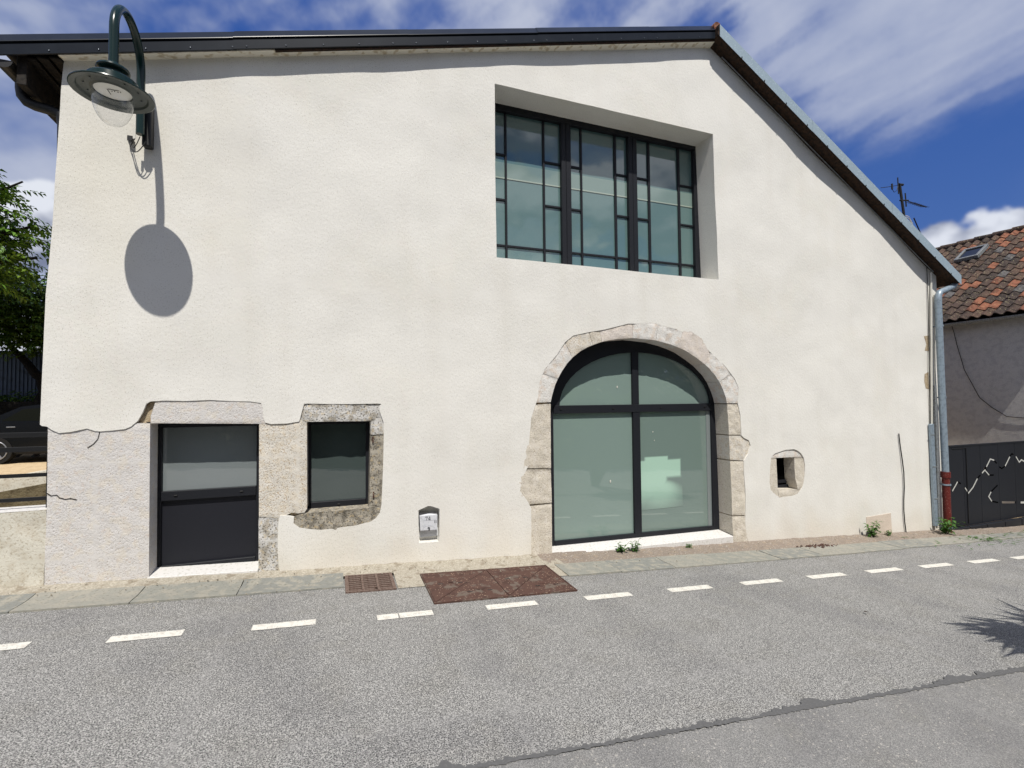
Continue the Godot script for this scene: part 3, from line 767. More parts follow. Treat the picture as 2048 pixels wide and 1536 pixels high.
func build_stones() -> void:
	var z := -0.008
	stone("corner_stone", PackedVector2Array([Vector2(-2.429, 1.608), Vector2(-1.658, 1.589), Vector2(-1.657, 1.334), Vector2(-1.655, 0.864), Vector2(-1.649, -0.021), Vector2(-2.43, 0.07), Vector2(-2.431, 0.485), Vector2(-2.427, 0.661), Vector2(-2.424, 0.925), Vector2(-2.428, 1.368)]), z, 0.32, M.stone_pier, 0.003)
	stone("lintel_stone", PackedVector2Array([Vector2(-1.613, 1.826), Vector2(-1.167, 1.837), Vector2(-0.817, 1.825), Vector2(-0.681, 1.809), Vector2(-0.666, 1.646), Vector2(-0.666, 1.559), Vector2(-0.738, 1.556), Vector2(-1.658, 1.584), Vector2(-1.659, 1.655)]), z, 0.32, M.stone_pier, 0.003)
	stone("jamb_stone", PackedVector2Array([Vector2(-0.736, 1.556), Vector2(-0.611, 1.584), Vector2(-0.353, 1.598), Vector2(-0.286, 1.565), Vector2(-0.28, 0.664), Vector2(-0.306, 0.625), Vector2(-0.367, 0.62), Vector2(-0.429, 0.635), Vector2(-0.535, 0.584), Vector2(-0.732, 0.622)]), z, 0.32, M.stone_veined, 0.005)
	stone("jamb_stone", PackedVector2Array([Vector2(-0.734, 0.612), Vector2(-0.628, 0.613), Vector2(-0.526, 0.593), Vector2(-0.525, 0.411), Vector2(-0.529, 0.25), Vector2(-0.505, 0.091), Vector2(-0.485, -0.113), Vector2(-0.731, -0.093)]), z, 0.32, M.stone_grey, 0.01)
	stone("lintel_stone", PackedVector2Array([Vector2(-0.286, 1.565), Vector2(0.347, 1.558), Vector2(0.436, 1.575), Vector2(0.516, 1.623), Vector2(0.506, 1.777), Vector2(-0.339, 1.79), Vector2(-0.377, 1.599)]), z, 0.32, M.stone_grey, 0.012)
	stone("jamb_stone", PackedVector2Array([Vector2(0.352, 1.555), Vector2(0.452, 1.613), Vector2(0.532, 1.568), Vector2(0.532, 1.408), Vector2(0.352, 1.409)]), z, 0.32, M.stone_grey, 0.009)
	stone("jamb_stone", PackedVector2Array([Vector2(0.352, 1.403), Vector2(0.532, 1.403), Vector2(0.527, 1.129), Vector2(0.516, 0.803), Vector2(0.494, 0.631), Vector2(0.337, 0.622)]), z, 0.32, M.stone_dark, 0.008)
	stone("sill_stone", PackedVector2Array([Vector2(-0.348, 0.613), Vector2(-0.282, 0.623), Vector2(0.337, 0.622), Vector2(0.5, 0.636), Vector2(0.484, 0.545), Vector2(0.431, 0.474), Vector2(0.368, 0.442), Vector2(0.213, 0.415), Vector2(0.042, 0.405), Vector2(-0.146, 0.398), Vector2(-0.266, 0.42), Vector2(-0.362, 0.445), Vector2(-0.442, 0.489), Vector2(-0.433, 0.585)]), z + 0.006, 0.32, M.stone_dark, 0.01)
	# arch
	var vs := [
		PackedVector2Array([Vector2(2.509, 1.742), Vector2(2.541, 1.858), Vector2(2.577, 1.963), Vector2(2.613, 2.038), Vector2(2.372, 2.105), Vector2(2.339, 1.994), Vector2(2.31, 1.817), Vector2(2.309, 1.738)]),
		PackedVector2Array([Vector2(2.613, 2.038), Vector2(2.673, 2.134), Vector2(2.745, 2.231), Vector2(2.822, 2.307), Vector2(2.697, 2.523), Vector2(2.582, 2.366), Vector2(2.407, 2.183), Vector2(2.372, 2.105)]),
		PackedVector2Array([Vector2(2.822, 2.307), Vector2(2.939, 2.39), Vector2(3.037, 2.443), Vector2(3.117, 2.473), Vector2(3.053, 2.67), Vector2(2.822, 2.613), Vector2(2.697, 2.523)]),
		PackedVector2Array([Vector2(3.117, 2.473), Vector2(3.249, 2.519), Vector2(3.21, 2.699), Vector2(3.053, 2.67)]),
		PackedVector2Array([Vector2(3.249, 2.519), Vector2(3.363, 2.545), Vector2(3.491, 2.563), Vector2(3.727, 2.587), Vector2(3.718, 2.811), Vector2(3.652, 2.807), Vector2(3.495, 2.764), Vector2(3.29, 2.711), Vector2(3.21, 2.699)]),
		PackedVector2Array([Vector2(3.727, 2.587), Vector2(3.913, 2.577), Vector2(4.089, 2.565), Vector2(4.127, 2.793), Vector2(3.972, 2.818), Vector2(3.718, 2.811)]),
		PackedVector2Array([Vector2(4.089, 2.565), Vector2(4.296, 2.525), Vector2(4.465, 2.478), Vector2(4.539, 2.726), Vector2(4.313, 2.754), Vector2(4.127, 2.793)]),
		PackedVector2Array([Vector2(4.465, 2.478), Vector2(4.578, 2.439), Vector2(4.75, 2.348), Vector2(4.91, 2.251), Vector2(5.027, 2.46), Vector2(4.945, 2.545), Vector2(4.823, 2.666), Vector2(4.655, 2.721), Vector2(4.539, 2.726)]),
		PackedVector2Array([Vector2(4.91, 2.251), Vector2(5.071, 2.113), Vector2(5.159, 2.005), Vector2(5.404, 2.141), Vector2(5.296, 2.262), Vector2(5.027, 2.46)]),
		PackedVector2Array([Vector2(5.159, 2.005), Vector2(5.223, 1.884), Vector2(5.269, 1.774), Vector2(5.288, 1.697), Vector2(5.522, 1.694), Vector2(5.542, 1.92), Vector2(5.483, 2.058), Vector2(5.404, 2.141)])]
	var tones := [M.stone_pale, M.stone_pale, M.stone_veined, M.stone_beige, M.stone_pink, M.stone_pale, M.stone_pale, M.stone_pink, M.stone_pale, M.stone_pale]
	for i in vs.size():
		stone("arch_stone", vs[i], z, 0.31, tones[i], 0.007)
	stone("jamb_stone", PackedVector2Array([Vector2(2.509, 1.728), Vector2(2.504, 0.923), Vector2(2.136, 0.944), Vector2(2.196, 1.426), Vector2(2.266, 1.714)]), z, 0.31, M.stone_beige, 0.007)
	stone("jamb_stone", PackedVector2Array([Vector2(2.503, 0.914), Vector2(2.51, 0.501), Vector2(2.175, 0.503), Vector2(2.055, 0.578), Vector2(2.057, 0.699), Vector2(2.086, 0.839), Vector2(2.135, 0.936)]), z, 0.31, M.stone_beige, 0.008)
	stone("jamb_stone", PackedVector2Array([Vector2(2.509, 0.492), Vector2(2.507, -0.242), Vector2(2.207, -0.205), Vector2(2.21, 0.484)]), z, 0.31, M.stone_beige, 0.007)
	stone("jamb_stone", PackedVector2Array([Vector2(5.288, 1.687), Vector2(5.309, 1.245), Vector2(5.571, 1.236), Vector2(5.563, 1.477), Vector2(5.516, 1.684)]), z, 0.31, M.stone_beige, 0.01)
	stone("jamb_stone", PackedVector2Array([Vector2(5.308, 1.235), Vector2(5.32, 0.886), Vector2(5.622, 0.854), Vector2(5.721, 0.955), Vector2(5.752, 1.101), Vector2(5.681, 1.183), Vector2(5.571, 1.226)]), z, 0.31, M.stone_veined, 0.01)
	stone("jamb_stone", PackedVector2Array([Vector2(5.319, 0.874), Vector2(5.333, 0.093), Vector2(5.604, 0.076), Vector2(5.605, 0.715), Vector2(5.61, 0.854)]), z, 0.31, M.stone_beige, 0.007)
	stone("jamb_stone", PackedVector2Array([Vector2(5.333, 0.084), Vector2(5.335, -0.35), Vector2(5.621, -0.382), Vector2(5.604, 0.066)]), z, 0.31, M.stone_beige, 0.01)
	# little opening
	stone("lintel_stone", PackedVector2Array([Vector2(6.07, 0.868), Vector2(6.108, 0.933), Vector2(6.254, 0.977), Vector2(6.373, 1.003), Vector2(6.54, 1.006), Vector2(6.642, 0.978), Vector2(6.734, 0.911), Vector2(6.779, 0.846), Vector2(6.558, 0.863), Vector2(6.2, 0.869)]), z, 0.26, M.stone_pale, 0.005)
	stone("jamb_stone", PackedVector2Array([Vector2(6.043, 0.872), Vector2(6.202, 0.866), Vector2(6.211, 0.404), Vector2(6.22, 0.285), Vector2(6.114, 0.333), Vector2(6.04, 0.406), Vector2(6.022, 0.514), Vector2(6.034, 0.748)]), z, 0.26, M.stone_beige, 0.006)
	stone("jamb_stone", PackedVector2Array([Vector2(6.558, 0.861), Vector2(6.774, 0.846), Vector2(6.784, 0.742), Vector2(6.782, 0.637), Vector2(6.767, 0.527), Vector2(6.744, 0.438), Vector2(6.708, 0.372), Vector2(6.61, 0.379), Vector2(6.569, 0.54), Vector2(6.561, 0.685)]), z, 0.26, M.stone_beige, 0.006)
	stone("sill_stone", PackedVector2Array([Vector2(6.21, 0.402), Vector2(6.61, 0.375), Vector2(6.713, 0.371), Vector2(6.664, 0.333), Vector2(6.597, 0.287), Vector2(6.475, 0.265), Vector2(6.255, 0.265), Vector2(6.22, 0.285)]), z, 0.26, M.stone_beige, 0.005)
	# rusted hinge pins in the right jamb of the small window
	for py in [[745, 880], [746, 992]]:
		var st := mb()
		var c := Vector3.ZERO
		c = Vector3(0.378, 1.354, 0) if py[1] == 880 else Vector3(0.384, 0.758, 0)
		tube(st, [c + Vector3(0, 0.035, 0.0), c + Vector3(0, -0.03, 0.0)], 0.008, 8)
		box(st, c + Vector3(0.0, -0.02, -0.015), Vector3(0.02, 0.02, 0.03), 0.002)
		part("hinge_pin", st, M.rust, house)
	# sills of the door and of the arched window
	var st := mb()
	var ds := [Vector3(-1.66, 0.142, 0.0), Vector3(-0.735, 0.096, 0.0)]
	sill_block(st, ds[0], ds[1], -0.3, 0.03)
	part("door_sill", st, M.sill, house)
	st = mb()
	sill_block(st, Vector3(2.49, -0.135, 0.012), Vector3(5.315, -0.19, 0.012), -0.32, 0.03)
	part("window_sill", st, M.sill, house)
	# cracks
	for cr in [[Vector3(-2.42, 0.983, 0.004), Vector3(-2.391, 0.958, 0.004), Vector3(-2.353, 0.964, 0.004), Vector3(-2.331, 0.936, 0.004), Vector3(-2.288, 0.919, 0.004), Vector3(-2.252, 0.925, 0.004), Vector3(-2.208, 0.909, 0.004)], [Vector3(-2.045, 1.521, 0.004), Vector3(-2.059, 1.453, 0.004), Vector3(-2.091, 1.408, 0.004), Vector3(-2.135, 1.374, 0.004)]]:
		st = mb()
		for i in cr.size() - 1:
			bar(st, cr[i] + Vector3(0, 0, -0.011), cr[i + 1] + Vector3(0, 0, -0.011), 0.005, 0.01, 0.0, Vector3.BACK)
		part("crack", st, M.dark_wood, house)
	for ch in [PackedVector2Array([Vector2(9.699, 2.829), Vector2(9.822, 2.843), Vector2(9.82, 2.569), Vector2(9.712, 2.575), Vector2(9.759, 2.69)]), PackedVector2Array([Vector2(9.688, 2.162), Vector2(9.785, 2.198), Vector2(9.782, 1.899), Vector2(9.701, 1.908), Vector2(9.668, 2.039)])]:
		st = mb()
		skin(st, ch, [], 0.1, func(p: Vector2) -> float: return wall_z(p) + 0.003, 0.01)
		part("render_chip", st, M.mortar, house)
	# low repaired patch beside the cable
	st = mb()
	skin(st, PackedVector2Array([Vector2(8.062, -0.172), Vector2(8.663, -0.16), Vector2(8.677, -0.606), Vector2(8.067, -0.557)]), [], 0.1, func(p: Vector2) -> float: return wall_z(p) + 0.006, 0.01)
	part("repair_patch", st, M.patch, house)

func sill_block(st: SurfaceTool, l: Vector3, r: Vector3, zb: float, drop: float) -> void:   # slopes forward a little; its front follows the street
	var up := Vector3(0, drop, 0)
	var a := Vector3(l.x, l.y, zb) + up
	var b := Vector3(r.x, r.y, zb) + up
	var dn := Vector3(0, -0.3, 0)
	var ch := Vector3(0, -0.006, 0.004)
	quad(st, a, b, r, l, Vector3(0, 1, 0.08).normalized())
	quad(st, l, r, r + ch, l + ch, Vector3(0, 0.7, 0.7).normalized())
	quad(st, l + ch, r + ch, r + dn, l + dn, Vector3.BACK)
	quad(st, l, a, a + dn, l + dn, Vector3.LEFT)
	quad(st, r, b, b + dn, r + dn, Vector3.RIGHT)

func drain_cap(parent: Node, x: float, y: float, z: float) -> void:
	var st := mb()
	box(st, Vector3(x, y, z + 0.004), Vector3(0.03, 0.012, 0.012), 0.003)
	part("drain_cap", st, M.black_plastic, parent)

func build_windows() -> void:
	var A: Material = M.anthracite
	# --- upper window: three lights, each a broad pane between two columns of small ones
	var w := holder("upper_window")
	var zf := -0.355
	var g := -0.415
	stick("frame", w, A, 1.70, 5.545, 5.3, 5.72, zf, 0.12)
	stick("frame", w, A, 1.70, 3.3, 5.3, 3.53, zf, 0.12)
	stick("frame", w, A, 1.70, 3.531, 1.855, 5.544, zf, 0.12)
	stick("frame", w, A, 5.085, 3.531, 5.3, 5.544, zf, 0.12)
	for s in [[2.868, 2.935], [2.939, 3.012], [3.93, 3.998], [4.002, 4.073]]:
		stick("mullion", w, A, s[0], 3.531, s[1], 5.544, zf, 0.12)
	var lights := [[1.856, 2.067, 2.095, 2.607, 2.637, 2.867], [3.013, 3.175, 3.204, 3.716, 3.753, 3.929], [4.074, 4.282, 4.322, 4.814, 4.855, 5.084]]
	for L in lights:
		for k in [1, 3]:
			stick("glazing_bar", w, A, L[k], 3.532, L[k + 1], 5.543, g + 0.024, 0.036)
		for c in [0, 4]:
			for yb in [3.78, 4.384, 4.98]:
				stick("glazing_bar", w, A, L[c], yb - 0.014, L[c + 1], yb + 0.014, g + 0.021, 0.03)
			for yy in [[3.532, 3.766], [3.794, 4.37], [4.398, 4.966], [4.994, 5.543]]:
				pane(w, M.film_teal, L[c], yy[0], L[c + 1], yy[1], g)
		stick("glazing_bar", w, A, L[2], 3.766, L[3], 3.794, g + 0.021, 0.03)
		pane(w, M.film_teal, L[2], 3.532, L[3], 3.766, g)
		pane(w, M.film_teal, L[2], 3.794, L[3], 5.543, g)
		for c in [0, 2, 4]:
			var sb := mb()
			box(sb, Vector3((L[c] + L[c + 1]) * 0.5, 4.785, g + 0.003), Vector3(L[c + 1] - L[c] - 0.002, 0.2, 0.004), 0.0)
			part("floor_edge", sb, M.film_cream, w)
			sb = mb()
			box(sb, Vector3((L[c] + L[c + 1]) * 0.5, 4.678, g + 0.006), Vector3(L[c + 1] - L[c] - 0.002, 0.018, 0.003), 0.0)
			part("floor_edge_trim", sb, M.film_edge, w)
	# --- arched window
	w = holder("arched_window")
	zf = -0.265
	g = -0.3
	var inner := PackedVector2Array()
	var cx := 3.985
	var hw := 1.235
	for k in 25:   # flattened arch of the glass
		var t := PI * k / 24.0
		inner.append(Vector2(cx + cos(t) * hw, 1.69 + sin(t) * 0.735))
	var outer := PackedVector2Array()
	for k in 25:
		var t := PI * k / 24.0
		outer.append(Vector2(cx + cos(t) * 1.52, 1.69 + sin(t) * 0.98))
	var st := mb()
	for k in 24:
		var a := inner[k]; var b := inner[k + 1]; var c := outer[k + 1]; var d := outer[k]
		quad(st, Vector3(a.x, a.y, zf), Vector3(b.x, b.y, zf), Vector3(c.x, c.y, zf), Vector3(d.x, d.y, zf), Vector3.BACK)
		var m := (a + b) * 0.5 - Vector2(cx, 1.69)
		quad(st, Vector3(a.x, a.y, zf), Vector3(b.x, b.y, zf), Vector3(b.x, b.y, zf - 0.06), Vector3(a.x, a.y, zf - 0.06), Vector3(-m.x, -m.y, 0).normalized())
	part("arch_frame", st, A, w)
	stick("frame", w, A, 2.45, -0.3, 2.66, 1.69, zf, 0.07)
	stick("frame", w, A, 5.225, -0.3, 5.5, 1.69, zf, 0.07)
	var rail := stick("transom", w, A, 2.66, 1.59, 5.225, 1.697, zf + 0.012, 0.08)
	stick("mullion", w, A, 3.872, -0.08, 3.985, 1.589, zf + 0.006, 0.08)
	stick("mullion", w, A, 3.872, 1.698, 3.975, 2.44, zf + 0.004, 0.08)
	st = mb()   # bottom rail, which follows the slope of the street
	prism(st, PackedVector2Array([Vector2(2.662, -0.3), Vector2(2.662, -0.055), Vector2(5.223, -0.105), Vector2(5.223, -0.3)]), zf + 0.004, zf - 0.06)
	part("bottom_rail", st, A, w)
	for xx in [2.76, 3.55, 4.33, 5.1]:
		drain_cap(w, xx, 1.645, zf + 0.012)
	for xx in [4.45, 5.15]:
		drain_cap(w, xx, -0.115 - (xx - 4.0) * 0.02, zf + 0.004)
	for pr in [[2.655, 3.872, 0], [3.985, 5.226, 1]]:
		pane(w, M.film if pr[2] == 0 else M.film_right, pr[0], -0.15, pr[1], 1.592, g)
		st = mb()
		var half := PackedVector2Array()
		for k in 25:
			var q := inner[k]
			if (pr[2] == 0 and q.x < 3.874) or (pr[2] == 1 and q.x > 3.97):
				half.append(q + (q - Vector2(cx, 1.69)) * 0.01)
		if pr[2] == 0:
			half.append(Vector2(2.74, 1.69)); half.append(Vector2(3.874, 1.69)); half.append(Vector2(3.874, 2.44))
		else:
			half.append(Vector2(3.97, 2.44)); half.append(Vector2(3.97, 1.69))
		prism(st, half, g, g - 0.012)
		part("pane", st, M.film, w)
	for sp in [[Vector3(3.645, 1.94, -0.295), 0.012], [Vector3(3.515, 0.655, -0.295), 0.014], [Vector3(4.217, 1.305, -0.295), 0.008], [Vector3(4.24, 1.184, -0.295), 0.006]]:
		st = mb()
		lathe(st, [Vector2(sp[1], 0.0), Vector2(sp[1] * 0.7, 0.002), Vector2(0.0, 0.003)], Vector3.ZERO, 7)
		var spot := part("dirt_spot", st, M.white_plastic, w)
		spot.position = sp[0]
		spot.rotation.x = PI / 2
		spot.scale = Vector3(0.7, 1.0, 1.6)
	# pale shape showing through the lower right pane
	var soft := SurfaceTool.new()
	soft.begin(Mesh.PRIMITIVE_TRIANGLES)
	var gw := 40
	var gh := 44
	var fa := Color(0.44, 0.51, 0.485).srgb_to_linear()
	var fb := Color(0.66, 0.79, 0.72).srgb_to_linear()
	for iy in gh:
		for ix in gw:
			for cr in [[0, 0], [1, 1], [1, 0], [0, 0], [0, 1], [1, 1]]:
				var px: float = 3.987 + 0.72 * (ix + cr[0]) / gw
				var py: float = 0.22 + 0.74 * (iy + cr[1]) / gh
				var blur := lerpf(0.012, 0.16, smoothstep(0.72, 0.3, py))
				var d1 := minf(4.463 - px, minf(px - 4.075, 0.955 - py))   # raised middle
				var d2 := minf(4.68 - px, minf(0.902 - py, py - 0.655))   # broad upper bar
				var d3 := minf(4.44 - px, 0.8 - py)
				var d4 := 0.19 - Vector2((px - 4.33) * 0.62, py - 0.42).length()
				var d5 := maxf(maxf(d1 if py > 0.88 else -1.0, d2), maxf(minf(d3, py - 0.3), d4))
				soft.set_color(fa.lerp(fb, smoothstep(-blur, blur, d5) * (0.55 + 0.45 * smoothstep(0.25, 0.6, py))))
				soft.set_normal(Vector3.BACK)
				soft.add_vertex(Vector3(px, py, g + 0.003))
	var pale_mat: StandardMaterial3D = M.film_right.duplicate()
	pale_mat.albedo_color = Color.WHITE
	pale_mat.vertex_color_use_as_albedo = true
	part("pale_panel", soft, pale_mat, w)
	st = mb()
	box(st, Vector3(5.19, 0.74, g + 0.004), Vector3(0.07, 1.7, 0.008), 0.0)
	part("side_strip", st, M.film_grey, w)
	# --- low door: glass above, solid panel below
	w = holder("door")
	zf = -0.225
	g = -0.26
	stick("frame", w, A, -1.8, 1.53, -0.68, 1.66, zf, 0.07)
	stick("frame", w, A, -1.8, 0.0, -1.625, 1.529, zf, 0.07)
	stick("frame", w, A, -0.785, 0.0, -0.66, 1.529, zf, 0.07)
	stick("door_rail", w, A, -1.624, 0.806, -0.786, 0.9, zf + 0.008, 0.07)
	stick("door_rail", w, A, -1.624, 0.06, -0.786, 0.17, zf + 0.006, 0.07)
	pane(w, M.film_grey, -1.63, 0.89, -0.78, 1.54, g)
	stick("door_panel", w, M.anthracite_rail, -1.63, 0.16, -0.78, 0.81, zf - 0.03, 0.03)
	for xx in [-1.5, -0.92]:
		drain_cap(w, xx, 0.855, zf + 0.008)
	# --- small window
	w = holder("small_window")
	zf = -0.225
	stick("frame", w, A, -0.42, 1.527, 0.5, 1.66, zf, 0.07)
	stick("frame", w, A, -0.42, 0.45, -0.257, 1.526, zf, 0.07)
	stick("frame", w, A, 0.316, 0.45, 0.5, 1.526, zf, 0.07)
	stick("frame", w, A, -0.256, 0.45, 0.315, 0.684, zf + 0.004, 0.07)
	pane(w, M.film_dark, -0.26, 0.68, 0.32, 1.53, g)
	drain_cap(w, 0.03, 0.645, zf + 0.004)
	# --- little opening
	w = holder("slit_window")
	stick("frame", w, A, 6.1, 0.3, 6.75, 0.425, -0.165, 0.03)
	stick("frame", w, A, 6.1, 0.45, 6.75, 0.5, -0.18, 0.02)
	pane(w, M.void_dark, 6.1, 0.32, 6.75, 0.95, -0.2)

func build_roof() -> void:
	var L := func(x: float) -> float: return 5.1 + 0.269 * (x + 1.667)   # lower edge of the left verge trim, z = 0.115
	var xe := -3.0
	var xr := 5.165
	# verge trim in overlapping lengths, two tiers, with rivets
	var cuts := [-2.9, -0.975, 0.72, 2.33, 3.98, 5.165]
	for i in cuts.size() - 1:
		var xa: float = cuts[i]
		var xb: float = cuts[i + 1] + (0.03 if i < cuts.size() - 2 else 0.0)
		var dz := 0.0022 * (i % 2) + 0.001 * i
		var st := mb()
		var prof := [Vector2(0.118, 0.0), Vector2(0.128, 0.004), Vector2(0.118, 0.008), Vector2(0.118, 0.105), Vector2(0.102, 0.108), Vector2(0.102, 0.12), Vector2(0.13, 0.122), Vector2(0.128, 0.13), Vector2(0.062, 0.232), Vector2(0.052, 0.238), Vector2(-0.1, 0.236)]
		for k in prof.size() - 1:
			var p: Vector2 = prof[k]; var q: Vector2 = prof[k + 1]
			var dn := Vector2(-(q - p).y, (q - p).x).normalized() * -1.0
			quad(st, Vector3(xa, L.call(xa) + p.y + dz, p.x + dz), Vector3(xb, L.call(xb) + p.y + dz, p.x + dz), Vector3(xb, L.call(xb) + q.y + dz, q.x + dz), Vector3(xa, L.call(xa) + q.y + dz, q.x + dz), Vector3(0, dn.y, dn.x) if k < 8 or true else Vector3.UP)
		var trim := part("verge_trim", st, M.steel_roof, house)
		var rx := xa + 0.12
		while rx < xb - 0.02:
			var rv := mb()
			lathe(rv, [Vector2(0.008, 0.0), Vector2(0.006, 0.004), Vector2(0.0, 0.006)], Vector3.ZERO, 8)
			var o := part("rivet", rv, M.rivet, trim)
			o.position = Vector3(rx, L.call(rx) + 0.035, 0.119 + dz)
			o.rotation.x = PI / 2
			rx += 0.36
	# white soffit under the verge
	for seg in [[-2.36, -1.92], [-1.915, 0.98], [0.985, 3.25], [3.255, 5.12]]:
		var st := mb()
		var a: float = seg[0]; var b: float = seg[1]
		var fa := Vector3(a, L.call(a) - 0.002, 0.108); var fb := Vector3(b, L.call(b) - 0.002, 0.108)
		var wa := Vector3(a, 4.934 + 0.2603 * (a + 2.355), -0.02); var wb := Vector3(b, 4.934 + 0.2603 * (b + 2.355), -0.02)
		var up := Vector3(0, 0.02, 0)
		quad(st, fa, fb, wb, wa, Vector3(0, -1, -0.1).normalized())
		quad(st, fa, fb, fb + up, fa + up, Vector3.BACK)
		quad(st, fa + up, fb + up, wb + up, wa + up, Vector3.UP)
		quad(st, fa, wa, wa + up, fa + up, Vector3.LEFT)
		quad(st, fb, wb, wb + up, fb + up, Vector3.RIGHT)
		part("soffit_board", st, M.soffit, house)
	var st := mb()   # strip of old timber between soffit and trim
	bar(st, Vector3(-0.6, L.call(-0.6) + 0.004, 0.1), Vector3(5.12, L.call(5.12) + 0.004, 0.1), 0.03, 0.03, 0.002, Vector3.BACK)
	part("verge_timber", st, M.brown_wood, house)
	# roof planes
	st = mb()
	prism(st, PackedVector2Array([Vector2(-2.8, L.call(-2.8) + 0.12), Vector2(5.2, L.call(5.2) + 0.12), Vector2(5.2, L.call(5.2) + 0.21), Vector2(-2.8, L.call(-2.8) + 0.21)]), 0.05, -11.5)
	part("roof", st, M.steel_roof, house)
	# boarded eave on the left
	for k in 7:
		var x0 := -2.36 - 0.09 * (k + 1)
		if x0 < -2.7: break
		st = mb()
		box(st, Vector3(x0 + 0.0435, L.call(x0) + 0.03, -5.7), Vector3(0.087, 0.02, 11.5), 0.004)
		part("eave_board", st, M.dark_wood, house)
	st = mb()
	box(st, Vector3(-2.64, 4.77, -5.75), Vector3(0.07, 0.3, 11.6), 0.004)
	part("fascia_board", st, M.dark_wood, house)
	var gutter := mb()
	for k in 10:
		var a0 := PI + PI * k / 10.0
		var a1 := PI + PI * (k + 1) / 10.0
		for rr in [0.068, 0.062]:
			quad(gutter, Vector3(-2.745 + cos(a0) * rr, 4.79 + sin(a0) * rr, 0.1), Vector3(-2.745 + cos(a1) * rr, 4.79 + sin(a1) * rr, 0.1), Vector3(-2.745 + cos(a1) * rr, 4.79 + sin(a1) * rr, -11.4), Vector3(-2.745 + cos(a0) * rr, 4.79 + sin(a0) * rr, -11.4), Vector3(cos(a0), sin(a0), 0) * (1.0 if rr > 0.065 else -1.0))
		tri(gutter, Vector3(-2.745, 4.79, 0.1), Vector3(-2.745 + cos(a0) * 0.068, 4.79 + sin(a0) * 0.068, 0.1), Vector3(-2.745 + cos(a1) * 0.068, 4.79 + sin(a1) * 0.068, 0.1), Vector3.BACK)
	part("gutter", gutter, M.black_steel, house)
	st = mb()
	tube(st, [Vector3(-2.735, 4.76, -0.15), Vector3(-2.733, 4.68, -0.15), Vector3(-2.725, 4.62, -0.15), Vector3(-2.69, 4.57, -0.15), Vector3(-2.63, 4.545, -0.15), Vector3(-2.52, 4.525, -0.15), Vector3(-2.44, 4.5, -0.15), Vector3(-2.42, 4.4, -0.15), Vector3(-2.42, 1.0, -0.25)], 0.046, 14)
	part("downpipe", st, M.black_steel, house)
	# right slope: brown boards below, galvanised flashing on the edge
	var S := func(x: float) -> float: return 6.913 - 0.601 * (x - 5.111)   # lower edge of the flashing, z = 0.2
	st = mb()
	var fx0 := 5.11
	var fx1 := 10.4
	var prof2 := [Vector2(0.2, 0.0), Vector2(0.204, 0.17), Vector2(0.196, 0.178), Vector2(0.04, 0.184)]
	for i in 3:
		var xa := lerpf(fx0, fx1, i / 3.0)
		var xb := lerpf(fx0, fx1, (i + 1) / 3.0) + (0.04 if i < 2 else 0.0)
		var dz := 0.002 * i
		st = mb()
		for k in 3:
			var p: Vector2 = prof2[k]; var q: Vector2 = prof2[k + 1]
			var dn := Vector2(-(q - p).y, (q - p).x).normalized() * -1.0
			quad(st, Vector3(xa, S.call(xa) + p.y + dz, p.x + dz), Vector3(xb, S.call(xb) + p.y + dz, p.x + dz), Vector3(xb, S.call(xb) + q.y + dz, q.x + dz), Vector3(xa, S.call(xa) + q.y + dz, q.x + dz), Vector3(0.3, dn.y, dn.x).normalized() if k == 2 else Vector3(0, dn.y, dn.x))
		part("verge_flashing", st, M.galvanised, house)
	for k in 12:
		var xx := 5.5 + 0.42 * k
		st = mb()
		box(st, Vector3(xx, S.call(xx) + 0.008, 0.205), Vector3(0.012, 0.03, 0.012), 0.002)
		part("flashing_clip", st, M.black_steel, house)
	st = mb()
	var su := Vector3(1, -0.601, 0).normalized()
	var sn := Vector3(0.601, 1, 0).normalized()
	for bz in [[0.192, 0.098], [0.094, -0.03]]:
		var sb := mb()
		var c0 := Vector3(5.08, S.call(5.08) + 0.0, 0); var c1 := Vector3(10.22, S.call(10.22) + 0.0, 0)
		quad(sb, c0 + Vector3(0, 0.01, bz[0]), c1 + Vector3(0, 0.01, bz[0]), c1 + Vector3(0, -0.012, bz[1]), c0 + Vector3(0, -0.012, bz[1]), -sn)
		quad(sb, c0 + Vector3(0, 0.01, bz[0]), c1 + Vector3(0, 0.01, bz[0]), c1 + Vector3(0, 0.06, bz[0]), c0 + Vector3(0, 0.06, bz[0]), Vector3.BACK)
		quad(sb, c1 + Vector3(0, 0.01, bz[0]), c1 + Vector3(0, -0.012, bz[1]), c1 + Vector3(0, 0.06, bz[1]), c1 + Vector3(0, 0.06, bz[0]), Vector3.RIGHT)
		part("verge_board", sb, M.brown_wood, house)
	st = mb()
	bar(st, Vector3(5.3, S.call(5.3) - 0.03, 0.03), Vector3(9.95, S.call(9.95) - 0.03, 0.03), 0.014, 0.014, 0.003, Vector3.BACK)
	part("verge_cable", st, M.old_zinc, house)
	st = mb()
	prism(st, PackedVector2Array([Vector2(5.1, S.call(5.1) + 0.02), Vector2(10.38, S.call(10.38) + 0.02), Vector2(10.38, S.call(10.38) + 0.15), Vector2(5.1, S.call(5.1) + 0.15)]), 0.19, -11.5)
	part("roof", st, M.brown_wood, house)
	st = mb()
	tube(st, [Vector3(5.15, 7.12, 0.12), Vector3(5.15, 7.12, -11.5)], 0.07, 12)
	part("ridge_cap", st, M.tile3, house)
	# rainwater pipe on the right corner
	var gut := mb()
	box(gut, Vector3(10.42, 3.86, -5.6), Vector3(0.12, 0.1, 11.4), 0.02)
	part("gutter", gut, M.old_zinc, house)
	var pipe := mb()
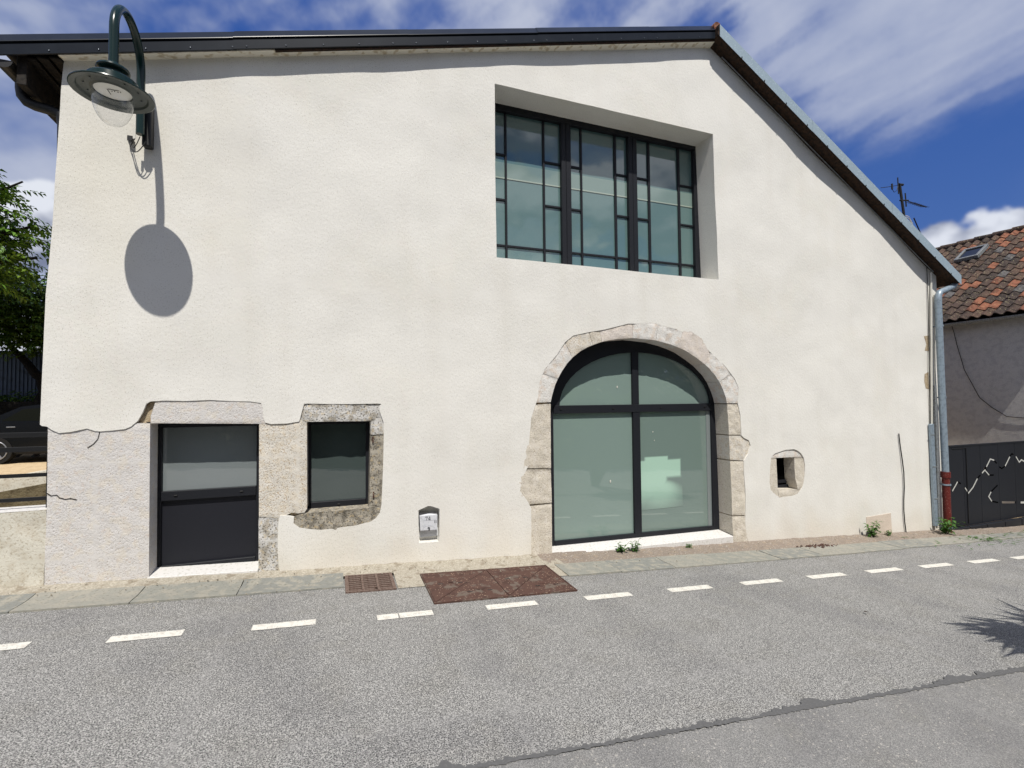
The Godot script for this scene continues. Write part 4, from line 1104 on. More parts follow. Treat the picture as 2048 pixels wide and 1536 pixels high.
	tube(pipe, [Vector3(10.4, 3.86, 0.1), Vector3(10.4, 3.78, 0.1), Vector3(10.36, 3.73, 0.1), Vector3(10.16, 3.66, 0.1), Vector3(9.98, 3.6, 0.1), Vector3(9.94, 3.54, 0.1), Vector3(9.925, 3.44, 0.1), Vector3(9.93, 2.0, 0.1), Vector3(9.95, 0.44, 0.1)], 0.052, 16)
	var dp := part("downpipe", pipe, M.zinc, house)
	var red := mb()
	tube(red, [Vector3(9.95, 0.46, 0.1), Vector3(9.955, -0.56, 0.1), Vector3(9.957, -0.62, 0.12)], 0.057, 16)
	tube(red, [Vector3(9.95, 0.46, 0.1), Vector3(9.95, 0.36, 0.1)], 0.07, 16)
	part("cast_iron_foot", red, M.cast_red, dp)
	for yy in [3.0, 1.75, 0.24, -0.5]:
		var cl := mb()
		var rr := 0.054 if yy > 0.5 else 0.065
		tube(cl, [Vector3(9.935 + (3.0 - yy) * 0.006, yy + 0.012, 0.1), Vector3(9.935 + (3.0 - yy) * 0.006, yy - 0.012, 0.1)], rr + 0.004, 16)
		box(cl, Vector3(9.935, yy, 0.03), Vector3(0.02, 0.02, 0.1), 0.002)
		part("pipe_clamp", cl, M.zinc, dp)

# ---------------------------------------------------------------- things on and round the house
func build_lamp() -> void:
	var t := thing("street_lamp", "dark green swan neck wall lamp with clear glass bowl", "street lamp", Vector3(-1.73, 4.29, 0))
	var st := mb()
	box(st, Vector3(0.035, 0.13, 0.045), Vector3(0.075, 0.42, 0.09), 0.01)
	part("wall_bracket", st, M.black_steel, t)
	st = mb()
	var pts := [Vector3(0, 0, 0.13), Vector3(0, 0.2, 0.13), Vector3(0, 0.4, 0.13), Vector3(0, 0.555, 0.13)]
	for k in range(1, 25):
		var a := PI - PI * k / 24.0
		pts.append(Vector3(0.015 * k / 24.0, 0.555 + 0.32 * sin(a), 0.445 + 0.315 * cos(a)))
	pts.append(Vector3(0.015, 0.2, 0.76))
	tube(st, pts, 0.034, 18)
	part("arm", st, M.green_paint, t)
	var c := Vector3(0.015, 0.015, 0.76)
	st = mb()
	lathe(st, [Vector2(0.272, -0.012), Vector2(0.278, -0.008), Vector2(0.276, 0.0), Vector2(0.19, 0.032), Vector2(0.178, 0.04), Vector2(0.17, 0.095), Vector2(0.16, 0.105), Vector2(0.1, 0.115), Vector2(0.082, 0.13), Vector2(0.08, 0.165), Vector2(0.108, 0.175), Vector2(0.114, 0.185), Vector2(0.108, 0.2), Vector2(0.06, 0.215), Vector2(0.04, 0.24), Vector2(0.034, 0.25)], c, 48)
	part("shade", st, M.green_paint, t)
	st = mb()
	lathe(st, [Vector2(0.272, -0.012), Vector2(0.235, -0.004), Vector2(0.225, 0.012), Vector2(0.2, 0.014), Vector2(0.15, 0.01), Vector2(0.128, 0.002), Vector2(0.122, 0.02)], c, 48, false)
	part("shade_underside", st, M.green_under, t)
	st = mb()
	lathe(st, [Vector2(0.0, 0.012), Vector2(0.126, 0.012)], c, 40)
	var plate := part("light_plate", st, M.white_plate, t)
	st = mb()   # the small lens marks on the plate: an L of dots
	for k in 9:
		box(st, c + Vector3(-0.02 + 0.008 * k, 0.009, 0.03), Vector3(0.005, 0.004, 0.005), 0.0)
	for k in 8:
		box(st, c + Vector3(-0.03, 0.009, -0.04 + 0.009 * k), Vector3(0.004, 0.004, 0.006), 0.0)
	for k in 4:
		box(st, c + Vector3(-0.005 + 0.02 * k, 0.009, 0.005 + 0.008 * (k % 2)), Vector3(0.005, 0.004, 0.008), 0.0)
	part("lens_dots", st, M.ink, plate)
	for k in 10:
		var a := TAU * k / 10.0 + 0.2
		st = mb()
		lathe(st, [Vector2(0.0, 0.0), Vector2(0.006, 0.001), Vector2(0.006, 0.006)], c + Vector3(cos(a) * 0.185, 0.004, sin(a) * 0.185), 8)
		part("screw", st, M.rivet, t)
	st = mb()
	var bowl := []
	for k in 15:
		var u := k / 14.0
		bowl.append(Vector2(0.14 * sqrt(maxf(0.0, 1.0 - pow(1.0 - u, 2.4))) if k < 14 else 0.14, -0.275 * (1.0 - u)))
	lathe(st, bowl, c, 40)
	part("glass_bowl", st, M.clear_glass, t)
	# junction box, tag and loops of cable below
	st = mb()
	box(st, Vector3(-0.11, -0.005, 0.02), Vector3(0.045, 0.05, 0.04), 0.004)
	part("junction_box", st, M.black_plastic, t)
	st = mb()
	box(st, Vector3(-0.045, 0.0, 0.13), Vector3(0.022, 0.1, 0.006), 0.001)
	part("cable_tag", st, M.white_plastic, t)
	for lp in [[Vector3(-0.125, -0.03, 0.035), Vector3(0.04, -0.05, 0.11), 0.12], [Vector3(-0.105, -0.03, 0.035), Vector3(0.0, -0.02, 0.13), 0.1], [Vector3(-0.115, -0.03, 0.045), Vector3(-0.04, -0.045, 0.13), 0.07]]:
		st = mb()
		var cp := []
		for k in 13:
			var u := k / 12.0
			cp.append((lp[0] as Vector3).lerp(lp[1], u) + Vector3(0, -sin(PI * u) * lp[2], sin(PI * u) * 0.03))
		tube(st, cp, 0.004, 6)
		part("cable", st, M.black_plastic, t)

func build_letterbox() -> void:
	var t := thing("letterbox", "small pale grey metal letterbox numbered 74 set in a wall niche", "letterbox", Vector3(0.986, 0.311, -0.02))
	var o := t.position
	var fl := func(p: Vector3) -> Vector3: return p - o
	var st := mb()
	var body := PackedVector2Array([Vector2(0.884, 0.483), Vector2(0.992, 0.478), Vector2(1.086, 0.478), Vector2(1.082, 0.312), Vector2(0.986, 0.316), Vector2(0.892, 0.32)])
	var loc := PackedVector2Array()
	for p in body: loc.append(p - Vector2(o.x, o.y))
	prism(st, loc, 0.0, -0.1)
	part("box", st, M.letterbox, t)
	st = mb()
	var a: Vector3 = fl.call(Vector3(0.885, 0.482, -0.02)); var b: Vector3 = fl.call(Vector3(1.087, 0.477, -0.02)); var apex: Vector3 = fl.call(Vector3(1.004, 0.495, -0.08))
	tri(st, a, b, apex, Vector3(0, 0.8, 0.5).normalized())
	var back := Vector3(0, 0.02, -0.09)
	tri(st, a, apex, a + back, Vector3(-0.6, 0.8, 0).normalized())
	tri(st, b, apex, b + back, Vector3(0.6, 0.8, 0).normalized())
	part("lid", st, M.letterbox, t)
	# embossed arch and panel lines
	for em in [[Vector3(0.919, 0.328, -0.018), Vector3(0.927, 0.35, -0.018), Vector3(0.948, 0.365, -0.018), Vector3(0.971, 0.369, -0.018), Vector3(1.002, 0.366, -0.018), Vector3(1.033, 0.357, -0.018), Vector3(1.053, 0.338, -0.018), Vector3(1.064, 0.316, -0.018)], [Vector3(0.892, 0.468, -0.018), Vector3(0.925, 0.437, -0.018), Vector3(0.95, 0.428, -0.018), Vector3(1.028, 0.425, -0.018), Vector3(1.059, 0.429, -0.018), Vector3(1.083, 0.466, -0.018)], [Vector3(0.925, 0.437, -0.018), Vector3(0.927, 0.373, -0.018), Vector3(0.919, 0.333, -0.018)]]:
		st = mb()
		var lp := []
		for p in em: lp.append(fl.call(p))
		tube(st, lp, 0.0012, 6)
		part("embossed_line", st, M.letterbox, t)
	var fnt := SystemFont.new()
	fnt.font_names = PackedStringArray(["Droid Serif"])
	var tm := TextMesh.new()
	tm.text = "74"
	tm.font = fnt
	tm.font_size = 64
	tm.pixel_size = 0.0009
	tm.depth = 0.0015
	var txt := part("number", tm, M.ink, t)
	txt.position = fl.call(Vector3(0.977, 0.446, -0.018))
	st = mb()
	for q in [Vector3(1.055, 0.404, -0.019), Vector3(1.07, 0.404, -0.019)]:
		box(st, fl.call(q), Vector3(0.006, 0.033, 0.003), 0.001)
	part("slot_mark", st, M.ink, t)
	st = mb()
	var kp: Vector3 = fl.call(Vector3(0.987, 0.332, -0.015))
	tube(st, [kp + Vector3(-0.012, 0.008, 0), kp + Vector3(-0.004, 0.018, 0.002), kp + Vector3(0.008, 0.012, 0.002), kp + Vector3(0.008, -0.004, 0.002), kp + Vector3(-0.004, -0.012, 0.0), kp + Vector3(0.012, -0.016, 0.0)], 0.004, 6)
	part("knob", st, M.black_plastic, t)
	st = mb()
	var f0: Vector3 = fl.call(Vector3(0.904, 0.242, -0.1)); var f1: Vector3 = fl.call(Vector3(1.098, 0.233, -0.1))
	box(st, (f0 + f1) * 0.5 + Vector3(0, 0.03, -0.01), Vector3(0.21, 0.09, 0.02), 0.002)
	part("back_plate", st, M.letterbox, t)

func build_street_iron() -> void:
	# hinged steel cover in four triangles
	var t := thing("chamber_cover", "rusty brown rectangular steel cover of four triangular plates", "manhole cover")
	on_street(t, 0.0, 0.0)
	var back := func(p: Vector2) -> Vector3: return Vector3(p.x / cos(0.0594), 0, p.y)
	var x0 := 0.84; var x1 := 2.25; var z0 := 0.36; var z1 := 1.115
	var st := mb()
	for b in [[x0 - 0.012, z0 - 0.012, x1 + 0.012, z0], [x0 - 0.012, z1, x1 + 0.012, z1 + 0.012], [x0 - 0.012, z0, x0, z1], [x1, z0, x1 + 0.012, z1]]:
		box(st, Vector3((b[0] + b[2]) * 0.5, 0.0, (b[1] + b[3]) * 0.5), Vector3(b[2] - b[0], 0.034, b[3] - b[1]), 0.002)
	part("frame", st, M.rust, t)
	var xm := (x0 + x1) * 0.5
	var tris := [[Vector2(x0, z0), Vector2(xm - 0.0, z0), Vector2(x0, z1)], [Vector2(xm, z0), Vector2(xm, z1), Vector2(x0, z1)], [Vector2(xm, z0), Vector2(x1, z0), Vector2(xm, z1)], [Vector2(x1, z0), Vector2(x1, z1), Vector2(xm, z1)]]
	for tr in tris:
		st = mb()
		var cen: Vector2 = (tr[0] + tr[1] + tr[2]) / 3.0
		var p := []
		for q in tr:
			p.append(cen + (q - cen) * 0.982)
		var top := 0.014
		tri(st, Vector3(p[0].x, top, p[0].y), Vector3(p[1].x, top, p[1].y), Vector3(p[2].x, top, p[2].y), Vector3.UP)
		for k in 3:
			var u: Vector2 = p[k]; var v: Vector2 = p[(k + 1) % 3]
			var nn := Vector2(-(v - u).y, (v - u).x).normalized()
			if nn.dot(cen - u) > 0: nn = -nn
			quad(st, Vector3(u.x, top, u.y), Vector3(v.x, top, v.y), Vector3(v.x, -0.02, v.y), Vector3(u.x, -0.02, u.y), Vector3(nn.x, 0, nn.y))
		var leaf := part("cover_plate", st, M.rust, t)
		st = mb()   # cast lozenge badge
		var rx := 0.085; var rz := 0.06
		var dia := [Vector3(cen.x - rx, top, cen.y), Vector3(cen.x - 0.02, top + 0.005, cen.y - rz), Vector3(cen.x + rx, top, cen.y), Vector3(cen.x + 0.02, top + 0.005, cen.y + rz)]
		var mid := Vector3(cen.x, top + 0.007, cen.y)
		for k in 4:
			var nrm: Vector3 = (dia[(k + 1) % 4] - mid).cross(dia[k] - mid).normalized()
			tri(st, mid, dia[k], dia[(k + 1) % 4], nrm if nrm.y > 0 else -nrm)
		part("badge", st, M.rust, leaf)
		for k in 2:
			st = mb()
			box(st, Vector3(cen.x + 0.1 * (k * 2 - 1), top + 0.001, cen.y + 0.07), Vector3(0.05, 0.004, 0.012), 0.001)
			part("lifting_slot", st, M.black_steel, leaf)
	# drain grate
	t = thing("drain_grate", "rusty iron road drain grate with three rows of slots", "drain grate")
	on_street(t, 0.0, 0.0)
	var g0 := 0.085; var g1 := 0.55; var h0 := 0.245; var h1 := 0.7
	st = mb()
	box(st, Vector3((g0 + g1) * 0.5, -0.12, (h0 + h1) * 0.5), Vector3(g1 - g0, 0.01, h1 - h0), 0.0)
	part("pit_floor", st, M.black_plastic, t)
	st = mb()
	for b in [[g0, h0, g1, h0 + 0.02], [g0, h1 - 0.02, g1, h1], [g0, h0 + 0.02, g0 + 0.035, h1 - 0.02], [g1 - 0.035, h0 + 0.02, g1, h1 - 0.02], [g0 + 0.15, h0 + 0.02, g0 + 0.175, h1 - 0.02], [g0 + 0.29, h0 + 0.02, g0 + 0.315, h1 - 0.02]]:
		box(st, Vector3((b[0] + b[2]) * 0.5, -0.008, (b[1] + b[3]) * 0.5), Vector3(b[2] - b[0], 0.05, b[3] - b[1]), 0.003)
	part("grate_frame", st, M.iron, t)
	for c in [[g0 + 0.035, g0 + 0.15], [g0 + 0.175, g0 + 0.29], [g0 + 0.315, g1 - 0.035]]:
		for k in 8:
			st = mb()
			var zc := h0 + 0.05 + 0.05 * k
			box(st, Vector3((c[0] + c[1]) * 0.5, 0.006, zc), Vector3(c[1] - c[0] - 0.001, 0.014, 0.017), 0.003)
			part("grate_bar", st, M.iron, t)
		st = mb()   # silt caught in the front slots
		box(st, Vector3((c[0] + c[1]) * 0.5, -0.014, h1 - 0.085), Vector3(c[1] - c[0] - 0.002, 0.02, 0.13), 0.0)
		part("silt", st, M.rust, t)

func build_cables() -> void:
	var t := thing("wall_cable", "thin black cable leaving a hole and running down the wall", "cable", Vector3(9, -0.52, 0.012))
	var st := mb()
	var o := t.position
	var p := []
	for q in [Vector3(8.898, 1.15, 0.012), Vector3(8.915, 0.999, 0.012), Vector3(8.934, 0.872, 0.012), Vector3(8.963, 0.703, 0.012), Vector3(8.99, 0.492, 0.012), Vector3(8.989, 0.24, 0.012), Vector3(8.965, 0.033, 0.012), Vector3(8.957, -0.133, 0.012), Vector3(8.971, -0.343, 0.012), Vector3(9.008, -0.596, 0.012)]: p.append(q - o + Vector3(0, 0, 0.012))
	tube(st, p, 0.0085, 8)
	part("cable", st, M.black_plastic, t)
	# trunking on the right corner
	t = thing("cable_trunking", "galvanised steel cable guard low on the right wall corner", "cable guard", Vector3(9.75, 0.4, 0))
	st = mb()
	bar(st, Vector3(9.734, 1.29, 0.03) - Vector3(9.75, 0.4, 0), Vector3(9.754, -0.472, 0.03) - Vector3(9.75, 0.4, 0), 0.085, 0.05, 0.008, Vector3.BACK)
	part("cover", st, M.zinc, t)
	for k in 3:
		st = mb()
		box(st, Vector3(-0.03 + 0.02 * k, 0.7 - 0.55 * k, 0.058), Vector3(0.1, 0.02, 0.004), 0.001)
		part("strap", st, M.old_zinc, t)
	t = thing("timber_batten", "weathered grey timber batten beside the cable guard", "batten", Vector3(9.88, 0.7, 0))
	st = mb()
	bar(st, Vector3(9.868, 1.969, 0.03) - Vector3(9.88, 0.7, 0), Vector3(9.837, -0.446, 0.03) - Vector3(9.88, 0.7, 0), 0.05, 0.04, 0.004, Vector3.BACK)
	tag(t, "", "", "")
	part("batten", st, M.old_zinc, t)
	t = thing("white_conduit", "thin white plastic conduits rising up the right wall edge", "conduit", Vector3(9.83, 2.4, 0))
	for cc in [[Vector3(9.904, 3.964, 0.02), Vector3(9.764, 1.271, 0.02), 0.018], [Vector3(9.964, 3.566, 0.02), Vector3(9.9, 1.969, 0.02), 0.011]]:
		st = mb()
		tube(st, [cc[0] - Vector3(9.83, 2.4, 0), cc[1] - Vector3(9.83, 2.4, 0)], cc[2], 8)
		part("conduit", st, M.white_plastic, t)
	t = thing("roof_cable", "dark cable clipped up the wall edge to the eave", "cable", Vector3(9.8, 2.4, 0))
	st = mb()
	p = []
	for q in [Vector3(9.809, 4.199, 0.012), Vector3(9.809, 3.958, 0.012), Vector3(9.808, 3.469, 0.012), Vector3(9.792, 2.937, 0.012), Vector3(9.776, 2.408, 0.012), Vector3(9.754, 1.794, 0.012), Vector3(9.738, 1.271, 0.012)]: p.append(q - Vector3(9.8, 2.4, 0))
	tube(st, p, 0.007, 6)
	part("cable", st, M.black_plastic, t)

func build_left_side() -> void:
	# low wall with a dark railing
	var t := thing("garden_wall", "low rough concrete wall joining the left house corner", "wall", Vector3(-2.45, 0.13, 0))
	var st := mb()
	var ol := PackedVector2Array([Vector2(-9.0, 0.0), Vector2(0.02, -0.2), Vector2(0.02, 0.705), Vector2(-9.0, 0.68)])
	skin(st, ol, [], 0.12, func(p: Vector2) -> float: return -0.02 + rough_noise.get_noise_2dv(p * 3.0) * 0.012 + (0.02 if p.y < 0.14 + rough_noise.get_noise_1d(p.x * 9.0) * 0.04 else 0.0), 0.3)
	part("wall_face", st, M.concrete, t)
	st = mb()
	quad(st, Vector3(-9, 0.681, -0.02), Vector3(0.0, 0.706, -0.02), Vector3(0.0, 0.706, -0.3), Vector3(-9, 0.681, -0.3), Vector3.UP)
	part("coping", st, M.sill, t)
	t = thing("railing", "black flat bar railing on top of the low wall", "railing", Vector3(-2.5, 0.85, -0.14))
	st = mb()
	var rails := [1004.5, 954, 898, 876]
	for post_x in [-2.455, -4.4, -6.4]:
		st = mb()
		box(st, Vector3(post_x + 2.5, 0.36, 0), Vector3(0.05, 0.76, 0.04), 0.003)
		part("post", st, M.black_steel, t)
	for yy in [0.92, 1.135, 1.37, 1.5]:
		st = mb()
		box(st, Vector3(-3.5, yy - 0.85, 0), Vector3(7.05, 0.034 if yy < 1.3 else 0.045, 0.012), 0.002)
		part("rail", st, M.black_steel, t)
	# ramp parapet
	t = thing("ramp_wall", "pale capped concrete ramp wall behind the black railing", "wall", Vector3(-3.3, 0.35, -1.5))
	st = mb()
	prism(st, PackedVector2Array([Vector2(-4.0, -0.3), Vector2(0.75, -0.3), Vector2(0.75, 0.62), Vector2(-4.0, -0.2)]), 0.0, -0.2)
	part("wall_face", st, M.concrete_dark, t)
	st = mb()
	bar(st, Vector3(-4.0, -0.18, -0.1), Vector3(0.75, 0.64, -0.1), 0.26, 0.05, 0.006, Vector3.BACK)
	var cap := part("coping", st, M.concrete, t)
	# terrace wall with a corrugated fence on top
	t = thing("terrace_wall", "dark stone retaining wall at the back of the courtyard", "wall", Vector3(-9.0, 0.35, -12.5))
	st = mb()
	skin(st, PackedVector2Array([Vector2(-14, 0), Vector2(10, 0), Vector2(10, 1.5), Vector2(-14, 1.5)]), [], 0.3, func(p: Vector2) -> float: return rough_noise.get_noise_2dv(p * 3.0) * 0.06, 0.5)
	part("wall_face", st, M.dark_stone, t)
	st = mb()
	quad(st, Vector3(-40, 1.84, -12.6), Vector3(10, 1.84, -12.6), Vector3(10, 1.84, -40), Vector3(-40, 1.84, -40), Vector3.UP)
	struct("terrace_ground", st, M.earth, "grassy terrace above the dark retaining wall")
	t = thing("corrugated_fence", "blue grey corrugated metal fence behind the trees", "fence", Vector3(-9.0, 1.84, -14.0))
	st = mb()
	for k in 120:
		var xa := -6.0 + 0.1 * k
		var pr := [Vector2(0, 0), Vector2(0.03, 0), Vector2(0.045, 0.03), Vector2(0.085, 0.03), Vector2(0.1, 0)]
		for j in 4:
			var q0: Vector2 = pr[j]; var q1: Vector2 = pr[j + 1]
			quad(st, Vector3(xa + q0.x, 0, q0.y), Vector3(xa + q1.x, 0, q1.y), Vector3(xa + q1.x, 1.6, q1.y), Vector3(xa + q0.x, 1.6, q0.y), Vector3(-(q1.y - q0.y), 0, q1.x - q0.x).normalized())
	part("sheet", st, M.corrugated, t)
	for k in 5:
		st = mb()
		box(st, Vector3(-5.0 + 2.5 * k, 0.8, -0.04), Vector3(0.06, 1.6, 0.06), 0.004)
		part("post", st, M.black_steel, t)
	# rubble
	var rng := RandomNumberGenerator.new()
	rng.seed = 12
	st = mb()
	for k in 46:
		var c := Vector3(rng.randf_range(-8.6, -6.4), 0, rng.randf_range(-11.9, -11.2))
		var hgt := 1.25 * maxf(0.15, 1.0 - absf(c.x + 7.7) * 0.6)
		c.y = 0.35 + rng.randf() * hgt
		rock(st, c, rng.randf_range(0.08, 0.2), rng)
	var rb := part("rubble", st, M.rubble)
	tag(rb, "grey heap of broken rubble in front of the dark terrace wall", "rubble", "", "stuff")
	build_car()

func rock(st: SurfaceTool, c: Vector3, r: float, rng: RandomNumberGenerator) -> void:
	var v := []
	for d in [Vector3(1, 0, 0), Vector3(-1, 0, 0), Vector3(0, 1, 0), Vector3(0, -1, 0), Vector3(0, 0, 1), Vector3(0, 0, -1)]:
		v.append(c + d * r * rng.randf_range(0.6, 1.15) + Vector3(rng.randf() - 0.5, rng.randf() - 0.5, rng.randf() - 0.5) * r * 0.5)
	for f in [[0, 2, 4], [0, 4, 3], [0, 3, 5], [0, 5, 2], [1, 4, 2], [1, 3, 4], [1, 5, 3], [1, 2, 5]]:
		var n: Vector3 = (v[f[1]] - v[f[0]]).cross(v[f[2]] - v[f[0]]).normalized()
		if n.dot((v[f[0]] + v[f[1]] + v[f[2]]) / 3.0 - c) < 0: n = -n
		tri(st, v[f[0]], v[f[1]], v[f[2]], n)

func build_car() -> void:
	var t := thing("parked_car", "black saloon car parked in the gravel courtyard", "car", Vector3(-7.58, 0.35, -9.5))   # origin on the ground below the rear axle; the car faces right
	var st := mb()
	var low := PackedVector2Array([Vector2(-0.85, 0.3), Vector2(-0.9, 0.55), Vector2(-0.86, 0.85), Vector2(-0.75, 0.97), Vector2(-0.2, 1.02), Vector2(1.0, 1.0), Vector2(2.3, 0.96), Vector2(3.3, 0.82), Vector2(3.55, 0.62), Vector2(3.55, 0.3), Vector2(3.1, 0.22), Vector2(-0.5, 0.22)])
	# side rounded inwards at shoulder and sill
	for k in 3:
		var ins: float = [0.0, 0.03, 0.09][k]
		var z0: float = [0.0, -0.0, -0.0][k]
		var shr := Geometry2D.offset_polygon(low, -ins)
		prism(st, shr[0] if shr.size() else low, [-0.06, -0.02, 0.0][k], [-1.69, -1.73, -1.75][k])
	part("body", st, M.car_paint, t)
	st = mb()
	var roof := PackedVector2Array([Vector2(-0.35, 1.0), Vector2(0.35, 1.36), Vector2(0.7, 1.41), Vector2(1.4, 1.4), Vector2(1.75, 1.33), Vector2(2.45, 0.96)])
	prism(st, roof, -0.2, -1.55)
	part("roof", st, M.car_paint, t)
	for wq in [PackedVector2Array([Vector2(0.0, 1.02), Vector2(0.4, 1.3), Vector2(0.95, 1.35), Vector2(0.98, 1.01)]), PackedVector2Array([Vector2(1.05, 1.01), Vector2(1.04, 1.35), Vector2(1.6, 1.3), Vector2(2.2, 0.99)])]:
		st = mb()
		prism(st, wq, -0.19, -0.21)
		part("side_window", st, M.car_glass, t)
	for hx in [0.28, 1.25]:
		st = mb()
		box(st, Vector3(hx, 0.88, 0.012), Vector3(0.17, 0.025, 0.03), 0.008)
		part("door_handle", st, M.alloy, t)
	for wx in [0.0, 2.65]:
		st = mb()
		tube(st, [Vector3(wx, 0.32, 0.02), Vector3(wx, 0.32, -0.2)], 0.32, 28)
		var ty := part("wheel", st, M.rubber, t)
		st = mb()
		tube(st, [Vector3(wx, 0.32, 0.03), Vector3(wx, 0.32, 0.0)], 0.07, 14)
		for k in 5:
			var a := TAU * k / 5.0 + 0.3
			bar(st, Vector3(wx, 0.32, 0.025), Vector3(wx + cos(a) * 0.22, 0.32 + sin(a) * 0.22, 0.03), 0.05, 0.02, 0.004, Vector3.BACK)
		var ring := []
		for k in 25: ring.append(Vector3(wx + cos(TAU * k / 24.0) * 0.225, 0.32 + sin(TAU * k / 24.0) * 0.225, 0.026))
		tube(st, ring, 0.014, 6, false)
		part("rim", st, M.alloy, ty)

# ---------------------------------------------------------------- plants
func leaf_mesh(length: float, width: float, droop: float) -> SurfaceTool:
	var st := mb()
	add_leaf(st, Transform3D.IDENTITY, length, width, droop)
	return st

func add_leaf(st: SurfaceTool, tf: Transform3D, length: float, width: float, droop: float) -> void:   # grows along +z from the origin
	var a := Vector3.ZERO
	var ml := Vector3(-width * 0.5, width * 0.12, length * 0.42)
	var mr := Vector3(width * 0.5, width * 0.12, length * 0.42)
	var mm := Vector3(0, -droop * 0.2, length * 0.42)
	var b := Vector3(0, -droop, length)
	for f in [[a, ml, mm], [a, mm, mr], [ml, b, mm], [mm, b, mr]]:
		var p: Vector3 = tf * f[0]; var q: Vector3 = tf * f[1]; var r: Vector3 = tf * f[2]
		var n := (q - p).cross(r - p).normalized()
		var up := tf.basis.y
		tri(st, p, q, r, n if n.dot(up) > 0 else -n)

func sprig_mesh(n: int, length: float, width: float, droop: float, sd: int) -> ArrayMesh:
	var rng := RandomNumberGenerator.new()
	rng.seed = sd
	var st := mb()
	for k in n:
		var u := (k + 0.5) / n
		var b := Basis(Vector3.UP, (1.0 if k % 2 == 0 else -1.0) * rng.randf_range(0.5, 1.25)) * Basis(Vector3.RIGHT, rng.randf_range(-0.2, 0.7))
		add_leaf(st, Transform3D(b, Vector3(rng.randf_range(-0.02, 0.02), -u * u * droop * 2.0, u * length * 2.6)), length * rng.randf_range(0.75, 1.15), width, droop)
	return st.commit()

func leaves(parent: Node, called: String, mesh: Mesh, m: Material, blobs: Array, count: int, sd: int, scale_from: float, scale_to: float) -> void:   # blobs: [centre, radii]
	var rng := RandomNumberGenerator.new()
	rng.seed = sd
	var total := 0.0
	for b in blobs: total += b[1].x * b[1].y * b[1].z
	var mm := MultiMesh.new()
	mm.transform_format = MultiMesh.TRANSFORM_3D
	mm.use_colors = true
	mm.mesh = mesh
	mm.instance_count = count
	for i in count:
		var pick := rng.randf() * total
		var b: Array = blobs[0]
		for q in blobs:
			pick -= q[1].x * q[1].y * q[1].z
			if pick <= 0.0:
				b = q
				break
		var d := Vector3(rng.randfn(), rng.randfn(), rng.randfn()).normalized()
		var rad := pow(rng.randf(), 0.45)
		var pos: Vector3 = b[0] + d * rad * b[1]
		var outw := Vector3(d.x, 0.15, d.z).normalized()
		var fw := (outw + Vector3(rng.randf() - 0.5, rng.randf_range(-0.5, 0.4), rng.randf() - 0.5) * 1.3).normalized()
		var bs := Basis.looking_at(-fw, Vector3.UP).scaled(Vector3.ONE * rng.randf_range(scale_from, scale_to))
		mm.set_instance_transform(i, Transform3D(bs, pos))
		var v := rng.randf_range(0.6, 1.3)
		mm.set_instance_color(i, Color(v * rng.randf_range(0.85, 1.2), v, v * rng.randf_range(0.75, 1.1)))
	var o := MultiMeshInstance3D.new()
	o.name = called
	o.multimesh = mm
	o.material_override = m
	o.set_meta("kind", "stuff")
	parent.add_child(o, true)

func limb(st: SurfaceTool, a: Vector3, b: Vector3, r0: float, r1: float, sag: float, rng: RandomNumberGenerator) -> void:
	var p := []
	var r := []
	for k in 7:
		var u := k / 6.0
		p.append(a.lerp(b, u) + Vector3((rng.randf() - 0.5) * 0.12, sin(PI * u) * sag, (rng.randf() - 0.5) * 0.12) * (1.0 if k > 0 and k < 6 else 0.0))
		r.append(lerpf(r0, r1, u))
	tube(st, p, r, 8)

